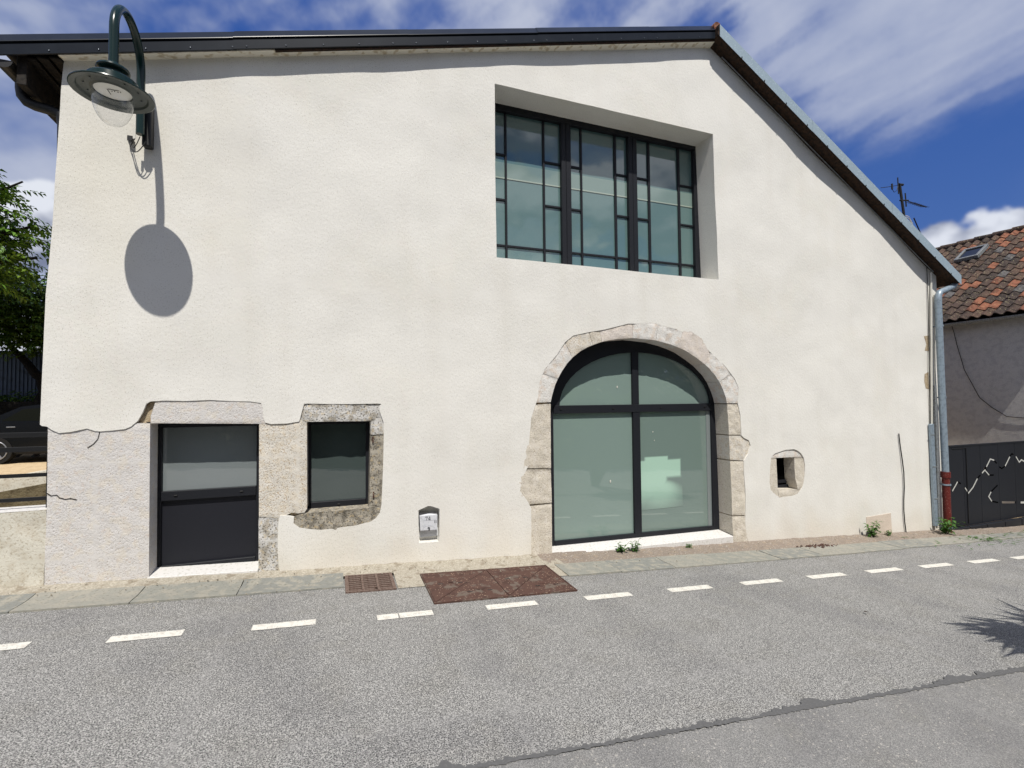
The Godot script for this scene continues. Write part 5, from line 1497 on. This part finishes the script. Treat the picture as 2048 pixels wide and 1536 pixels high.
func build_trees() -> void:
	var rng := RandomNumberGenerator.new()
	rng.seed = 3
	var big := sprig_mesh(9, 0.16, 0.075, 0.05, 31)
	var small := sprig_mesh(9, 0.1, 0.06, 0.025, 32)
	# bushy tree on the terrace, trunk in view
	var t := thing("bushy_tree", "dark bushy tree with forked trunk on the terrace", "tree", Vector3(-8.35, 1.84, -13.1))
	var st := mb()
	limb(st, Vector3(0, -0.1, 0), Vector3(0.08, 0.75, 0), 0.2, 0.15, 0.0, rng)
	limb(st, Vector3(0.05, 0.65, 0), Vector3(-0.75, 1.7, 0.1), 0.13, 0.07, 0.0, rng)
	limb(st, Vector3(0.06, 0.65, 0), Vector3(1.2, 1.0, -0.1), 0.12, 0.07, 0.05, rng)
	limb(st, Vector3(0.5, 0.85, 0), Vector3(0.3, 2.0, 0.2), 0.08, 0.04, 0.0, rng)
	limb(st, Vector3(1.2, 1.0, -0.1), Vector3(2.2, 1.6, -0.1), 0.07, 0.03, 0.05, rng)
	limb(st, Vector3(-0.75, 1.7, 0.1), Vector3(-1.0, 3.0, 0.3), 0.07, 0.03, 0.0, rng)
	part("trunk", st, M.bark, t)
	leaves(t, "crown", small, M.leaf_dark, [[Vector3(0.2, 2.6, 0.3), Vector3(1.7, 1.1, 1.5)], [Vector3(-1.3, 3.0, 0.4), Vector3(1.4, 1.2, 1.4)], [Vector3(1.5, 2.4, 0.2), Vector3(1.2, 0.9, 1.2)], [Vector3(0.5, 1.75, 0.6), Vector3(1.5, 0.5, 1.0)], [Vector3(1.4, 3.1, -0.3), Vector3(0.9, 0.7, 1.0)]], 5200, 41, 0.8, 1.35)
	# cherry-like tree nearer, its boughs reaching across from the left
	t = thing("spreading_tree", "taller leafy tree whose boughs reach towards the house corner", "tree", Vector3(-9.6, 0.35, -9.2))
	st = mb()
	limb(st, Vector3(0, -0.1, 0), Vector3(0.2, 3.6, 0), 0.24, 0.17, 0.0, rng)
	limb(st, Vector3(0.2, 3.4, 0), Vector3(2.8, 5.6, 0.2), 0.12, 0.03, 0.3, rng)
	limb(st, Vector3(0.2, 3.5, 0), Vector3(2.9, 4.9, 0.1), 0.1, 0.03, 0.3, rng)
	limb(st, Vector3(0.2, 3.5, 0), Vector3(0.6, 7.2, 0), 0.15, 0.04, 0.0, rng)
	limb(st, Vector3(0.2, 3.5, 0), Vector3(-2.4, 6.0, 0.2), 0.13, 0.04, 0.2, rng)
	limb(st, Vector3(0.5, 5.0, 0), Vector3(2.6, 6.7, 0.1), 0.08, 0.02, 0.1, rng)
	part("trunk", st, M.bark, t)
	leaves(t, "crown", big, M.leaf, [[Vector3(1.5, 5.3, 0.1), Vector3(1.0, 0.8, 0.9)], [Vector3(2.6, 5.75, 0.1), Vector3(0.55, 0.2, 0.5)], [Vector3(2.7, 5.25, 0.0), Vector3(0.5, 0.3, 0.6)], [Vector3(2.1, 6.1, 0.1), Vector3(0.5, 0.35, 0.5)], [Vector3(2.25, 6.6, 0.1), Vector3(0.35, 0.16, 0.3)], [Vector3(1.6, 6.5, 0.0), Vector3(0.6, 0.55, 0.7)], [Vector3(0.3, 6.6, 0.0), Vector3(1.3, 1.2, 1.3)], [Vector3(-1.4, 5.8, 0.0), Vector3(1.6, 1.2, 1.5)], [Vector3(1.9, 4.5, 0.1), Vector3(0.8, 0.4, 0.7)], [Vector3(2.3, 4.9, 0.2), Vector3(0.5, 0.3, 0.5)]], 2300, 42, 0.8, 1.3)
	# undergrowth along the fence
	leaves(self, "undergrowth", small, M.leaf_light, [[Vector3(-9.5, 1.95, -13.4), Vector3(2.5, 0.18, 0.4)]], 260, 43, 0.6, 1.0)
	tag(get_node("undergrowth"), "light green undergrowth at the foot of the corrugated fence", "undergrowth", "", "stuff")
	# across the street: hedge and trees that the windows mirror
	t = thing("street_hedge", "tall dark hedge across the street from the house", "hedge", Vector3(2.0, 0.3, 10.0))
	leaves(t, "foliage", big, M.hedge_leaf, [[Vector3(-7, 1.2, 0), Vector3(3.5, 1.7, 0.8)], [Vector3(-1.5, 1.0, 0), Vector3(3.0, 1.7, 0.8)], [Vector3(4, 0.6, 0), Vector3(3.2, 1.8, 0.8)], [Vector3(9.5, 0.4, 0), Vector3(3.2, 1.8, 0.8)], [Vector3(15, 0.0, 0), Vector3(3.2, 1.8, 0.8)]], 6500, 44, 1.2, 2.0)
	st = mb()
	for k in 24:
		limb(st, Vector3(-10 + k * 1.1, -0.6, rng.randf_range(-0.3, 0.3)), Vector3(-10 + k * 1.1 + rng.randf_range(-0.4, 0.4), 1.6, 0), 0.04, 0.02, 0.0, rng)
	part("stems", st, M.bark, t)
	var kinds := ["narrow tree at the left end of the row across the street", "round tree straight across from the low door", "broad tree across from the arched window", "second tree to the right across the street", "third tree to the right across the street", "rightmost tree of the row across the street"]
	for k in 6:
		var spec := [Vector3(-6.0 + 7.0 * k, 0.4 - 0.35 * k, 14.5 + 0.8 * sin(k * 2.3)), 1.3 + 0.15 * sin(k * 1.9), kinds[k]]
		t = thing("hedge_tree", spec[2], "tree", spec[0], "trees across the street")
		st = mb()
		limb(st, Vector3(0, -0.5, 0), Vector3(0, 3.0 * spec[1], 0), 0.22, 0.14, 0.0, rng)
		limb(st, Vector3(0, 2.6 * spec[1], 0), Vector3(1.4, 4.4 * spec[1], 0), 0.1, 0.04, 0.0, rng)
		limb(st, Vector3(0, 2.6 * spec[1], 0), Vector3(-1.4, 4.6 * spec[1], 0.3), 0.1, 0.04, 0.0, rng)
		part("trunk", st, M.bark, t)
		leaves(t, "crown", big, M.hedge_leaf, [[Vector3(0, 2.4, -0.3) * spec[1], Vector3(2.4, 1.2, 1.6) * spec[1]], [Vector3(0, 4.6, 0) * spec[1], Vector3(2.4, 1.5, 2.0) * spec[1]], [Vector3(1.5, 4.0, 0.3) * spec[1], Vector3(1.5, 1.0, 1.3) * spec[1]], [Vector3(-1.5, 3.9, 0) * spec[1], Vector3(1.5, 1.0, 1.3) * spec[1]]], 2000, 45 + k, 1.6, 2.6)
	# long leaved shrub at the kerb, just outside the picture; its shade reaches in at the right
	var root := Vector3(5.95, gy(5.95), 4.42)
	t = thing("long_leaved_shrub", "long leaved shrub at the roadside whose shade falls on the street", "shrub", root)
	st = mb()
	var ls := mb()
	for k in 44:
		var head := Vector3(rng.randf_range(-0.6, 1.2), rng.randf_range(1.5, 2.35), 0.0)
		head.z = -0.25 + (head.y - 1.8) * 0.55 + rng.randf_range(-0.2, 0.22)
		tube(st, [Vector3(rng.randf_range(-0.1, 0.1), -0.05, 0), head * 0.55 + Vector3(0, 0.15, 0), head], [0.016, 0.012, 0.006], 5)
		for j in 22:
			var yaw := rng.randf() * TAU
			if head.x < 0.0: yaw = rng.randf_range(0.55, 2.6) + PI
			var bs := Basis(Vector3.UP, yaw) * Basis(Vector3.RIGHT, rng.randf_range(-0.5, 0.5))
			add_leaf(ls, Transform3D(bs, head + Vector3(rng.randf_range(-0.1, 0.1), rng.randf_range(-0.14, 0.14), rng.randf_range(-0.06, 0.06))), rng.randf_range(0.28, 0.55), 0.042, 0.05)
	part("stems", st, M.bark, t)
	part("foliage", ls, M.leaf, t)
	# concrete post across the street, mirrored in the small window
	t = thing("concrete_post", "square concrete gate post across the street", "post", Vector3(1.1, 0.0, 7.9))
	st = mb()
	box(st, Vector3(0, 0.65, 0), Vector3(0.4, 1.5, 0.4), 0.02)
	part("shaft", st, M.concrete, t)
	st = mb()
	box(st, Vector3(0, 1.43, 0), Vector3(0.46, 0.06, 0.46), 0.015)
	part("cap", st, M.concrete, t)

func weed(at: Vector2, label: String, stems: int, tall: float, leaf: float, sd: int) -> void:
	var t := thing("weed", label, "weed", Vector3(at.x, gy(at.x) + 0.015, at.y), "weeds along the foot of the wall")
	var rng := RandomNumberGenerator.new()
	rng.seed = sd
	var st := mb()
	var ls := mb()
	for k in stems:
		var a := rng.randf() * TAU
		var lean := rng.randf_range(0.15, 0.9)
		var base := Vector3(rng.randf_range(-0.04, 0.04), 0, rng.randf_range(-0.01, 0.05))
		var dirv := Vector3(cos(a) * sin(lean), cos(lean), absf(sin(a)) * sin(lean))
		var tip := base + dirv * tall * rng.randf_range(0.55, 1.1)
		tube(st, [base, base.lerp(tip, 0.5) + Vector3(0, 0.01, 0), tip], [0.003, 0.0025, 0.0015], 5)
		for j in 6:
			var u := 0.25 + 0.75 * j / 5.0
			var bs := Basis(Vector3.UP, rng.randf() * TAU) * Basis(Vector3.RIGHT, rng.randf_range(-0.5, 0.5))
			add_leaf(ls, Transform3D(bs, base.lerp(tip, u)), leaf * rng.randf_range(0.6, 1.2), leaf * 0.42, leaf * 0.2)
	part("stem", st, M.leaf_weed, t)
	part("foliage", ls, M.leaf_weed, t)

func build_small_plants() -> void:
	weed(Vector2(3.42, 0.055), "feathery green weed with long thin leaves left before the arched window", 7, 0.16, 0.07, 61)
	weed(Vector2(3.64, 0.06), "fuller green weed before the middle of the arched window sill", 10, 0.15, 0.05, 62)
	weed(Vector2(4.5, 0.04), "smallest green weed beneath the right half of the arched window", 5, 0.06, 0.04, 63)
	weed(Vector2(8.03, 0.09), "dark green leafy weed in front of the repaired wall patch", 14, 0.24, 0.075, 64)
	weed(Vector2(8.42, 0.08), "low trailing weed between the leafy weed and the cable", 6, 0.1, 0.05, 65)
	weed(Vector2(9.75, 0.16), "tallest bright green weed at the foot of the red pipe", 18, 0.34, 0.09, 66)
	# clippings and crumbs
	var rng := RandomNumberGenerator.new()
	rng.seed = 70
	var ls := mb()
	for k in 120:
		var x := rng.randf_range(8.4, 13.0)
		var z := rng.randf_range(0.25, 0.95)
		if rng.randf() < 0.35: x = 10.0 + rng.randfn() * 0.15; z = 0.6 + rng.randfn() * 0.08
		if rng.randf() < 0.2: x = 11.6 + rng.randfn() * 0.25; z = 0.8 + rng.randfn() * 0.05
		add_leaf(ls, Transform3D(Basis(Vector3.UP, rng.randf() * TAU), Vector3(x, gy(x) + 0.03, z)), rng.randf_range(0.05, 0.13), 0.02, 0.012)
	var o := part("grass_clippings", ls, M.leaf_weed)
	tag(o, "scattered green clippings on the kerb below the gate", "clippings", "", "stuff")
	var st := mb()
	for k in 330:
		var x := rng.randf_range(-2.6, 11.0)
		var z := rng.randf_range(0.02, 0.32) if rng.randf() < 0.8 else rng.randf_range(0.3, 0.75)
		rock(st, Vector3(x, gy(x) + 0.026, z), rng.randf_range(0.003, 0.011), rng)
	o = part("crumbs", st, M.grit)
	tag(o, "scattered crumbs of mortar and gravel along the foot of the wall", "crumbs", "", "stuff")
	st = mb()
	for k in 90:
		var c: Vector2 = PackedVector2Array([Vector2(6.542, 0.381)])[0]
		var xx := c.x + rng.randfn() * 0.16
		rock(st, Vector3(xx, gy(xx) + 0.02, c.y + rng.randfn() * 0.035), rng.randf_range(0.005, 0.022), rng)
	o = part("rusty_crumbs", st, M.rust)
	tag(o, "rust brown crumbs spilt over the kerb below the little opening", "crumbs", "", "stuff")
	for q in [[PackedVector2Array([Vector2(4.687, 2.255)]), "dry brown fallen leaf on the asphalt at right"], [PackedVector2Array([Vector2(0.341, 0.674)]), "tiny fallen leaf beside the drain grate"]]:
		var lf := mb()
		add_leaf(lf, Transform3D(Basis(Vector3.UP, 1.0) * Basis(Vector3.RIGHT, -0.2), Vector3.ZERO), 0.045, 0.03, 0.01)
		var l := part("fallen_leaf", lf, M.brown_wood)
		l.position = Vector3(q[0][0].x, gy(q[0][0].x) + 0.02, q[0][0].y)
		tag(l, q[1], "leaf")

# ---------------------------------------------------------------- right side: gate, neighbouring house, aerial
func build_gate() -> void:
	var t := thing("sliding_gate", "dark grey sheet metal gate with cut out mountain outline", "gate", Vector3(10.3, -0.66, 0.0))
	var o := Vector2(10.3, -0.66)
	var cuts := [PackedVector2Array([Vector2(10.458, 0.238), Vector2(10.552, 0.197)]), PackedVector2Array([Vector2(11.036, 0.257), Vector2(11.134, 0.315)]), PackedVector2Array([Vector2(11.249, 0.445), Vector2(11.34, 0.389)]), PackedVector2Array([Vector2(11.569, 0.565), Vector2(11.65, 0.502)]), PackedVector2Array([Vector2(11.723, 0.433), Vector2(11.802, 0.399), Vector2(11.904, 0.437)]), PackedVector2Array([Vector2(12.067, 0.606), Vector2(12.146, 0.662), Vector2(12.19, 0.637)]), PackedVector2Array([Vector2(11.646, 0.095), Vector2(11.433, -0.013)]), PackedVector2Array([Vector2(11.394, 0.299), Vector2(11.538, 0.291)]), PackedVector2Array([Vector2(11.445, -0.187), Vector2(11.641, -0.225)]), PackedVector2Array([Vector2(11.763, -0.234), Vector2(12.219, -0.271)])]
	var pale := [PackedVector2Array([Vector2(10.3, 0.083), Vector2(10.458, 0.238)]), PackedVector2Array([Vector2(10.666, 0.115), Vector2(10.76, 0.015), Vector2(10.899, 0.11), Vector2(11.036, 0.257)]), PackedVector2Array([Vector2(11.183, 0.348), Vector2(11.269, 0.4), Vector2(11.394, 0.299)]), PackedVector2Array([Vector2(11.321, 0.455), Vector2(11.45, 0.593), Vector2(11.569, 0.565)]), PackedVector2Array([Vector2(11.904, 0.437), Vector2(12.067, 0.606)]), PackedVector2Array([Vector2(12.269, 0.596), Vector2(12.364, 0.487), Vector2(12.444, 0.528), Vector2(12.533, 0.493), Vector2(12.604, 0.565)]), PackedVector2Array([Vector2(11.433, -0.013), Vector2(11.356, -0.094), Vector2(11.445, -0.187)]), PackedVector2Array([Vector2(12.359, -0.282), Vector2(12.591, -0.301)])]
	var seams := [10.16, 10.65, 11.15, 11.7, 12.23, 12.75]
	for i in seams.size() - 1:
		var xa: float = seams[i] + 0.003 - o.x
		var xb: float = seams[i + 1] - 0.003 - o.x
		var pl := PackedVector2Array([Vector2(xa, 0.1), Vector2(xb, 0.1), Vector2(xb, 1.52), Vector2(xa, 1.52)])
		var holes := []
		for ci in cuts.size():
			var line := PackedVector2Array()
			for p in cuts[ci]: line.append(p - o)
			for b in Geometry2D.offset_polyline(line, 0.012 if ci < 9 else 0.02, Geometry2D.JOIN_MITER, Geometry2D.END_BUTT):
				for q in Geometry2D.intersect_polygons(b, PackedVector2Array([Vector2(xa + 0.012, 0.12), Vector2(xb - 0.012, 0.12), Vector2(xb - 0.012, 1.5), Vector2(xa + 0.012, 1.5)])):
					holes.append(q)
		var st := mb()
		skin(st, pl, holes, 0.19, flat0, 0.02)
		part("panel", st, M.anthracite, t)
		st = mb()
		box(st, Vector3((xa + xb) * 0.5 + 0.01, 0.035, 0.03), Vector3(xb - xa - 0.012, 0.125, 0.07), 0.008)
		part("bottom_rail", st, M.anthracite, t)
	for path in [PackedVector2Array([Vector2(10.3, 0.083), Vector2(10.458, 0.238), Vector2(10.552, 0.197)]), PackedVector2Array([Vector2(10.666, 0.115), Vector2(10.76, 0.015), Vector2(10.899, 0.11), Vector2(11.036, 0.257), Vector2(11.134, 0.315)]), PackedVector2Array([Vector2(11.183, 0.348), Vector2(11.269, 0.4), Vector2(11.394, 0.299), Vector2(11.538, 0.291)]), PackedVector2Array([Vector2(11.246, 0.402), Vector2(11.321, 0.455), Vector2(11.45, 0.593), Vector2(11.569, 0.565), Vector2(11.65, 0.502)]), PackedVector2Array([Vector2(11.723, 0.433), Vector2(11.802, 0.399), Vector2(11.904, 0.437), Vector2(12.067, 0.606), Vector2(12.146, 0.662), Vector2(12.19, 0.637)]), PackedVector2Array([Vector2(11.646, 0.095), Vector2(11.433, -0.013), Vector2(11.356, -0.094), Vector2(11.445, -0.187), Vector2(11.641, -0.225)])]:
		var groove := mb()
		for b in Geometry2D.offset_polyline(path, 0.0125, Geometry2D.JOIN_MITER, Geometry2D.END_BUTT):
			var loc := PackedVector2Array()
			for q in b: loc.append(q - o)
			prism(groove, loc, 0.0008, 0.003)
		part("outline_groove", groove, M.void_dark, t)
	for ci in pale.size():
		var strip := mb()
		var line: PackedVector2Array = pale[ci]
		for b in Geometry2D.offset_polyline(line, 0.011 if ci < 7 else 0.018, Geometry2D.JOIN_MITER, Geometry2D.END_BUTT):
			var loc := PackedVector2Array()
			for q in b: loc.append(q - o)
			prism(strip, loc, 0.0015, 0.005)
		part("outline_strip", strip, M.pale_metal, t)
	var st := mb()   # edging of the first leaf
	for b in [[Vector3(0.03, 0.12, 0.006), Vector3(0.43, 0.12, 0.006), 0.022], [Vector3(0.43, 0.12, 0.006), Vector3(0.43, 1.49, 0.006), 0.014], [Vector3(0.03, 1.49, 0.006), Vector3(0.43, 1.49, 0.006), 0.012]]:
		bar(st, b[0], b[1], b[2], 0.012, 0.002, Vector3.BACK)
	part("edge_trim", st, M.black_steel, t)
	st = mb()
	box(st, Vector3(1.3, 1.535, -0.01), Vector3(2.7, 0.03, 0.04), 0.004)
	part("top_rail", st, M.anthracite, t)
	st = mb()
	box(st, Vector3(1.4, 0.8, -0.05), Vector3(2.4, 0.04, 0.03), 0.003)
	part("brace", st, M.anthracite, t)
	st = mb()
	quad(st, Vector3(10.08, -0.68, -0.3), Vector3(14.5, -0.72, -0.3), Vector3(14.5, -0.735, 0.2), Vector3(10.08, -0.685, 0.2), Vector3.UP)
	struct("gate_threshold", st, M.concrete, "pale concrete strip under the dark gate")

func build_neighbour() -> void:
	var t := thing("neighbour_house", "grey rendered neighbouring house with weathered orange brown tile roof", "house", Vector3(13.0, -0.7, 0))
	var pitch := deg_to_rad(35.5)
	var e := Vector3(0, 4.17, 0)
	var up := Vector3(cos(pitch), sin(pitch), 0)
	var nrm := Vector3(-sin(pitch), cos(pitch), 0)
	var slope := 3.62 / cos(pitch)
	var zf := 0.62
	var zb := -10.0
	var st := mb()
	box(st, Vector3(0.12 + 3.6, 2.05, (zf - 0.12 + zb) * 0.5), Vector3(7.2, 4.3, zf - 0.12 - zb), 0.01)
	part("wall", st, M.grey_render, t)
	st = mb()
	prism(st, PackedVector2Array([Vector2(0.14, 4.1), Vector2(7.1, 4.1), Vector2(3.6, 6.6)]), zf - 0.12, zb)
	part("gable", st, M.grey_render, t)
	st = mb()
	for sgn in [1.0, -1.0]:
		var a := e if sgn > 0 else e + Vector3(7.24, 0, 0)
		var b := e + up * slope
		var th := Vector3(0, -0.09, 0)
		quad(st, a + Vector3(0, -0.02, zf), b + Vector3(0, -0.02, zf), b + Vector3(0, -0.02, zb), a + Vector3(0, -0.02, zb), Vector3(-nrm.x * -sgn if sgn < 0 else nrm.x, nrm.y, 0))
		quad(st, a + th + Vector3(0, 0, zf), b + th + Vector3(0, 0, zf), b + th + Vector3(0, 0, zb), a + th + Vector3(0, 0, zb), Vector3(0, -1, 0))
		quad(st, a + Vector3(0, -0.02, zf), b + Vector3(0, -0.02, zf), b + th + Vector3(0, 0, zf), a + th + Vector3(0, 0, zf), Vector3.BACK)
	part("roof", st, M.dark_wood, t)
	# tiles: wavy, lapped up the slope
	var rows := 15
	var ex := slope / rows
	var tw := 0.2
	st = mb()
	var ln := ex * 1.22
	var segs := 8
	var prof := []
	for k in segs + 1:
		var u := float(k) / segs
		prof.append(Vector2(u * tw * 1.04, 0.03 * sin(TAU * u + 0.3)))
	for k in segs:
		var p: Vector2 = prof[k]; var q: Vector2 = prof[k + 1]
		var n2 := Vector3(-(q.y - p.y), 0, q.x - p.x).normalized()
		quad(st, Vector3(p.x, 0, p.y + 0.03), Vector3(q.x, 0, q.y + 0.03), Vector3(q.x, ln, q.y + 0.004), Vector3(p.x, ln, p.y + 0.004), n2)
		quad(st, Vector3(p.x, 0, p.y + 0.03), Vector3(q.x, 0, q.y + 0.03), Vector3(q.x, 0, q.y + 0.008), Vector3(p.x, 0, p.y + 0.008), Vector3(0, -1, 0))
	var tile := st.commit()
	var basis := Basis(Vector3(0, 0, 1), up, nrm)
	var rng := RandomNumberGenerator.new()
	rng.seed = 15
	var tone := FastNoiseLite.new()
	tone.seed = 6; tone.frequency = 0.9
	var far := []
	var cols := int((zf - zb) / tw)
	for r in rows:
		for c in cols:
			var z := zf - tw * (c + 1)
			var tf := Transform3D(basis, e + up * (ex * r - 0.04) + Vector3(0, 0, z) + nrm * 0.012)
			tf.basis = tf.basis * Basis(Vector3(0, 0, 1), rng.randf_range(-0.012, 0.012))
			tf.origin += nrm * rng.randf_range(-0.003, 0.004)
			var kind := rng.randi() % 3
			if tone.get_noise_2d(r * 0.9 + c * 0.8, c * 0.35 - r * 0.3) + rng.randf() * 0.6 > 0.52: kind = 3 + rng.randi() % 2
			elif rng.randf() < 0.05: kind = 5
			var fr := float(r) / rows
			if z < 0.3 - 1.5 * fr and z > -1.9 - 1.9 * fr:
				var o := part("roof_tile", tile, M["tile%d" % kind], t)
				o.transform = tf
			else:
				far.append([tf, kind])
	for kind in 6:
		var list := far.filter(func(f): return f[1] == kind)
		if list.is_empty(): continue
		var mm := MultiMesh.new()
		mm.transform_format = MultiMesh.TRANSFORM_3D
		mm.mesh = tile
		mm.instance_count = list.size()
		for i in list.size():
			mm.set_instance_transform(i, list[i][0])
		var o := MultiMeshInstance3D.new()
		o.name = "further_tiles"
		o.multimesh = mm
		o.material_override = M["tile%d" % kind]
		o.set_meta("kind", "stuff")
		t.add_child(o, true)
	var ridge := e + up * slope
	for k in 26:
		st = mb()
		var z := zf - 0.4 * k
		tube(st, [ridge + Vector3(0, 0.0, z), ridge + Vector3(0, 0.012, z - 0.43)], [0.085, 0.1], 12)
		part("ridge_tile", st, M["tile%d" % (k % 3)], t)
	# gutter
	st = mb()
	for k in 8:
		var a0 := PI + PI * k / 8.0
		var a1 := PI + PI * (k + 1) / 8.0
		for rr in [0.065, 0.058]:
			var n := Vector3(cos(a0 + 0.2), sin(a0 + 0.2), 0) * (1.0 if rr > 0.06 else -1.0)
			quad(st, Vector3(-0.05 + cos(a0) * rr, 4.1 + sin(a0) * rr, zf), Vector3(-0.05 + cos(a1) * rr, 4.1 + sin(a1) * rr, zf), Vector3(-0.05 + cos(a1) * rr, 4.1 + sin(a1) * rr, zb), Vector3(-0.05 + cos(a0) * rr, 4.1 + sin(a0) * rr, zb), n)
	part("gutter", st, M.old_zinc, t)
	# roof window
	var s0 := Vector3(0, 0, 0)
	var sk := Node3D.new()
	sk.name = "roof_window"
	t.add_child(sk)
	sk.transform = Transform3D(basis, e + up * 3.42 + Vector3(0, 0, -2.02) + nrm * 0.06)
	for b in [[-0.52, -0.3, 0.0, -0.24], [-0.52, 0.24, 0.0, 0.3], [-0.52, -0.239, -0.46, 0.239], [-0.06, -0.239, 0.0, 0.239]]:
		st = mb()
		box(st, Vector3((b[0] + b[2]) * 0.5, (b[1] + b[3]) * 0.5, 0.02), Vector3(b[2] - b[0], b[3] - b[1], 0.1), 0.008)
		part("frame", st, M.old_zinc, sk)
	st = mb()
	box(st, Vector3(-0.26, 0, 0.035), Vector3(0.4, 0.48, 0.01), 0.0)
	part("pane", st, M.car_glass, sk)
	# telephone cable across the grey wall
	t = thing("hanging_cable", "slack black cable drooping across the grey neighbouring wall", "cable", Vector3(13.1, 2.0, -1.0))
	st = mb()
	var p := []
	var c0 := Vector3(13.1, 2.0, -1.0)
	for q in [Vector3(13.0, 3.43, -1.348), Vector3(13.09, 3.2, -1.34), Vector3(13.1, 2.915, -1.299), Vector3(13.1, 2.346, -1.179), Vector3(13.1, 1.734, -0.931), Vector3(13.1, 1.52, -0.725), Vector3(13.1, 1.336, -0.486), Vector3(13.1, 1.313, -0.229), Vector3(13.1, 1.36, 0.1), Vector3(13.1, 1.5, 0.45)]:
		p.append(q - c0)
	tube(st, p, 0.007, 6)
	part("cable", st, M.black_plastic, t)
	# television aerial standing on the right slope of the gable house
	t = thing("tv_aerial", "dark television aerial mast rising behind the galvanised roof edge", "aerial", Vector3(12.61, 4.0, -2.0))
	# its own stay frame reaches the neighbouring ridge line
	st = mb()
	tube(st, [Vector3(0.35, -2.0, 0), Vector3(0.02, 2.1, 0), Vector3(-0.09, 2.78, 0)], 0.028, 10)
	part("mast", st, M.black_steel, t)
	st = mb()
	tube(st, [Vector3(-0.12, 2.78, 0), Vector3(0.02, 2.79, 0)], 0.03, 8)
	tube(st, [Vector3(-0.15, 2.94, 0), Vector3(-0.14, 2.55, 0)], 0.014, 6)
	tube(st, [Vector3(-0.14, 2.76, 0), Vector3(-0.4, 2.69, 0), Vector3(-0.75, 2.61, 0)], 0.007, 6)
	tube(st, [Vector3(-0.36, 2.76, 0), Vector3(-0.36, 2.63, 0)], 0.022, 6)
	tube(st, [Vector3(-0.36, 2.63, 0), Vector3(-0.29, 2.57, 0), Vector3(-0.2, 2.62, 0), Vector3(-0.15, 2.75, 0)], 0.006, 5)
	part("upper_antenna", st, M.black_steel, t)
	st = mb()
	tube(st, [Vector3(-0.1, 2.4, 0), Vector3(0.2, 2.44, 0)], 0.018, 6)
	tube(st, [Vector3(0.1, 2.6, 0), Vector3(0.12, 2.28, 0)], 0.016, 6)
	tube(st, [Vector3(0.1, 2.43, 0), Vector3(0.86, 2.36, 0)], 0.01, 6)
	for k in 8:
		tube(st, [Vector3(0.3 + 0.07 * k, 2.44 - 0.006 * k, -0.1), Vector3(0.3 + 0.07 * k, 2.36 - 0.006 * k, 0.1)], 0.005, 5)
	part("lower_antenna", st, M.black_steel, t)
	st = mb()
	for k in 2:
		tube(st, [Vector3(0.06, 2.06 - 0.03 * k, 0), Vector3(0.2, 2.05 - 0.05 * k, 0), Vector3(0.32 - 0.03 * k, 1.9, 0), Vector3(0.38 - 0.04 * k, 1.6, 0), Vector3(0.4, 1.2, 0)], 0.008, 6)
	part("cable", st, M.white_plastic, t)
	st = mb()
	tube(st, [Vector3(0.38, 2.04, 0), Vector3(0.78, 1.42, 0)], 0.014, 6)
	tube(st, [Vector3(0.4, 1.66, 0), Vector3(0.56, 1.72, 0)], 0.008, 6)
	part("stay", st, M.black_steel, t)

# ----------------------------------------------------------------
func _ready() -> void:
	var cam := Camera3D.new()
	cam.name = "camera"
	cam.transform = Transform3D(Basis(Vector3(0.94014, -0.00903, 0.34067), Vector3(-0.00246, 0.99944, 0.03327), Vector3(-0.34078, -0.03212, 0.93959)).orthonormalized(), Vector3(0, 1.78, 5.5))
	cam.fov = 76.741
	cam.near = 0.05
	cam.far = 3000.0
	add_child(cam)
	cam.current = true
	var sky_mat := PanoramaSkyMaterial.new()
	sky_mat.panorama = make_sky()
	var sky := Sky.new()
	sky.sky_material = sky_mat
	var env := Environment.new()
	env.background_mode = Environment.BG_SKY
	env.sky = sky
	env.tonemap_mode = Environment.TONE_MAPPER_LINEAR
	env.tonemap_exposure = 1.04
	env.sdfgi_enabled = true
	env.ssao_enabled = true
	env.ssil_enabled = true
	var we := WorldEnvironment.new()
	we.name = "environment"
	we.environment = env
	add_child(we)
	var sun := DirectionalLight3D.new()
	sun.name = "sun"
	sun.light_energy = 1.5
	sun.light_color = Color(1.0, 0.98, 0.945)
	sun.light_angular_distance = 0.5
	sun.shadow_enabled = true
	add_child(sun)
	sun.look_at_from_position(Vector3.ZERO, Vector3(0.15, -1.65, -1.0), Vector3.UP)
	wall_noise.seed = 17
	wall_noise.frequency = 0.32
	wall_noise.fractal_octaves = 2
	rough_noise.seed = 23
	rough_noise.frequency = 1.0
	rough_noise.fractal_octaves = 3
	make_materials()
	build_ground()
	build_house()
	build_gate()
	build_neighbour()
	build_left_side()
	build_trees()
	build_lamp()
	build_letterbox()
	build_street_iron()
	build_cables()
	build_small_plants()
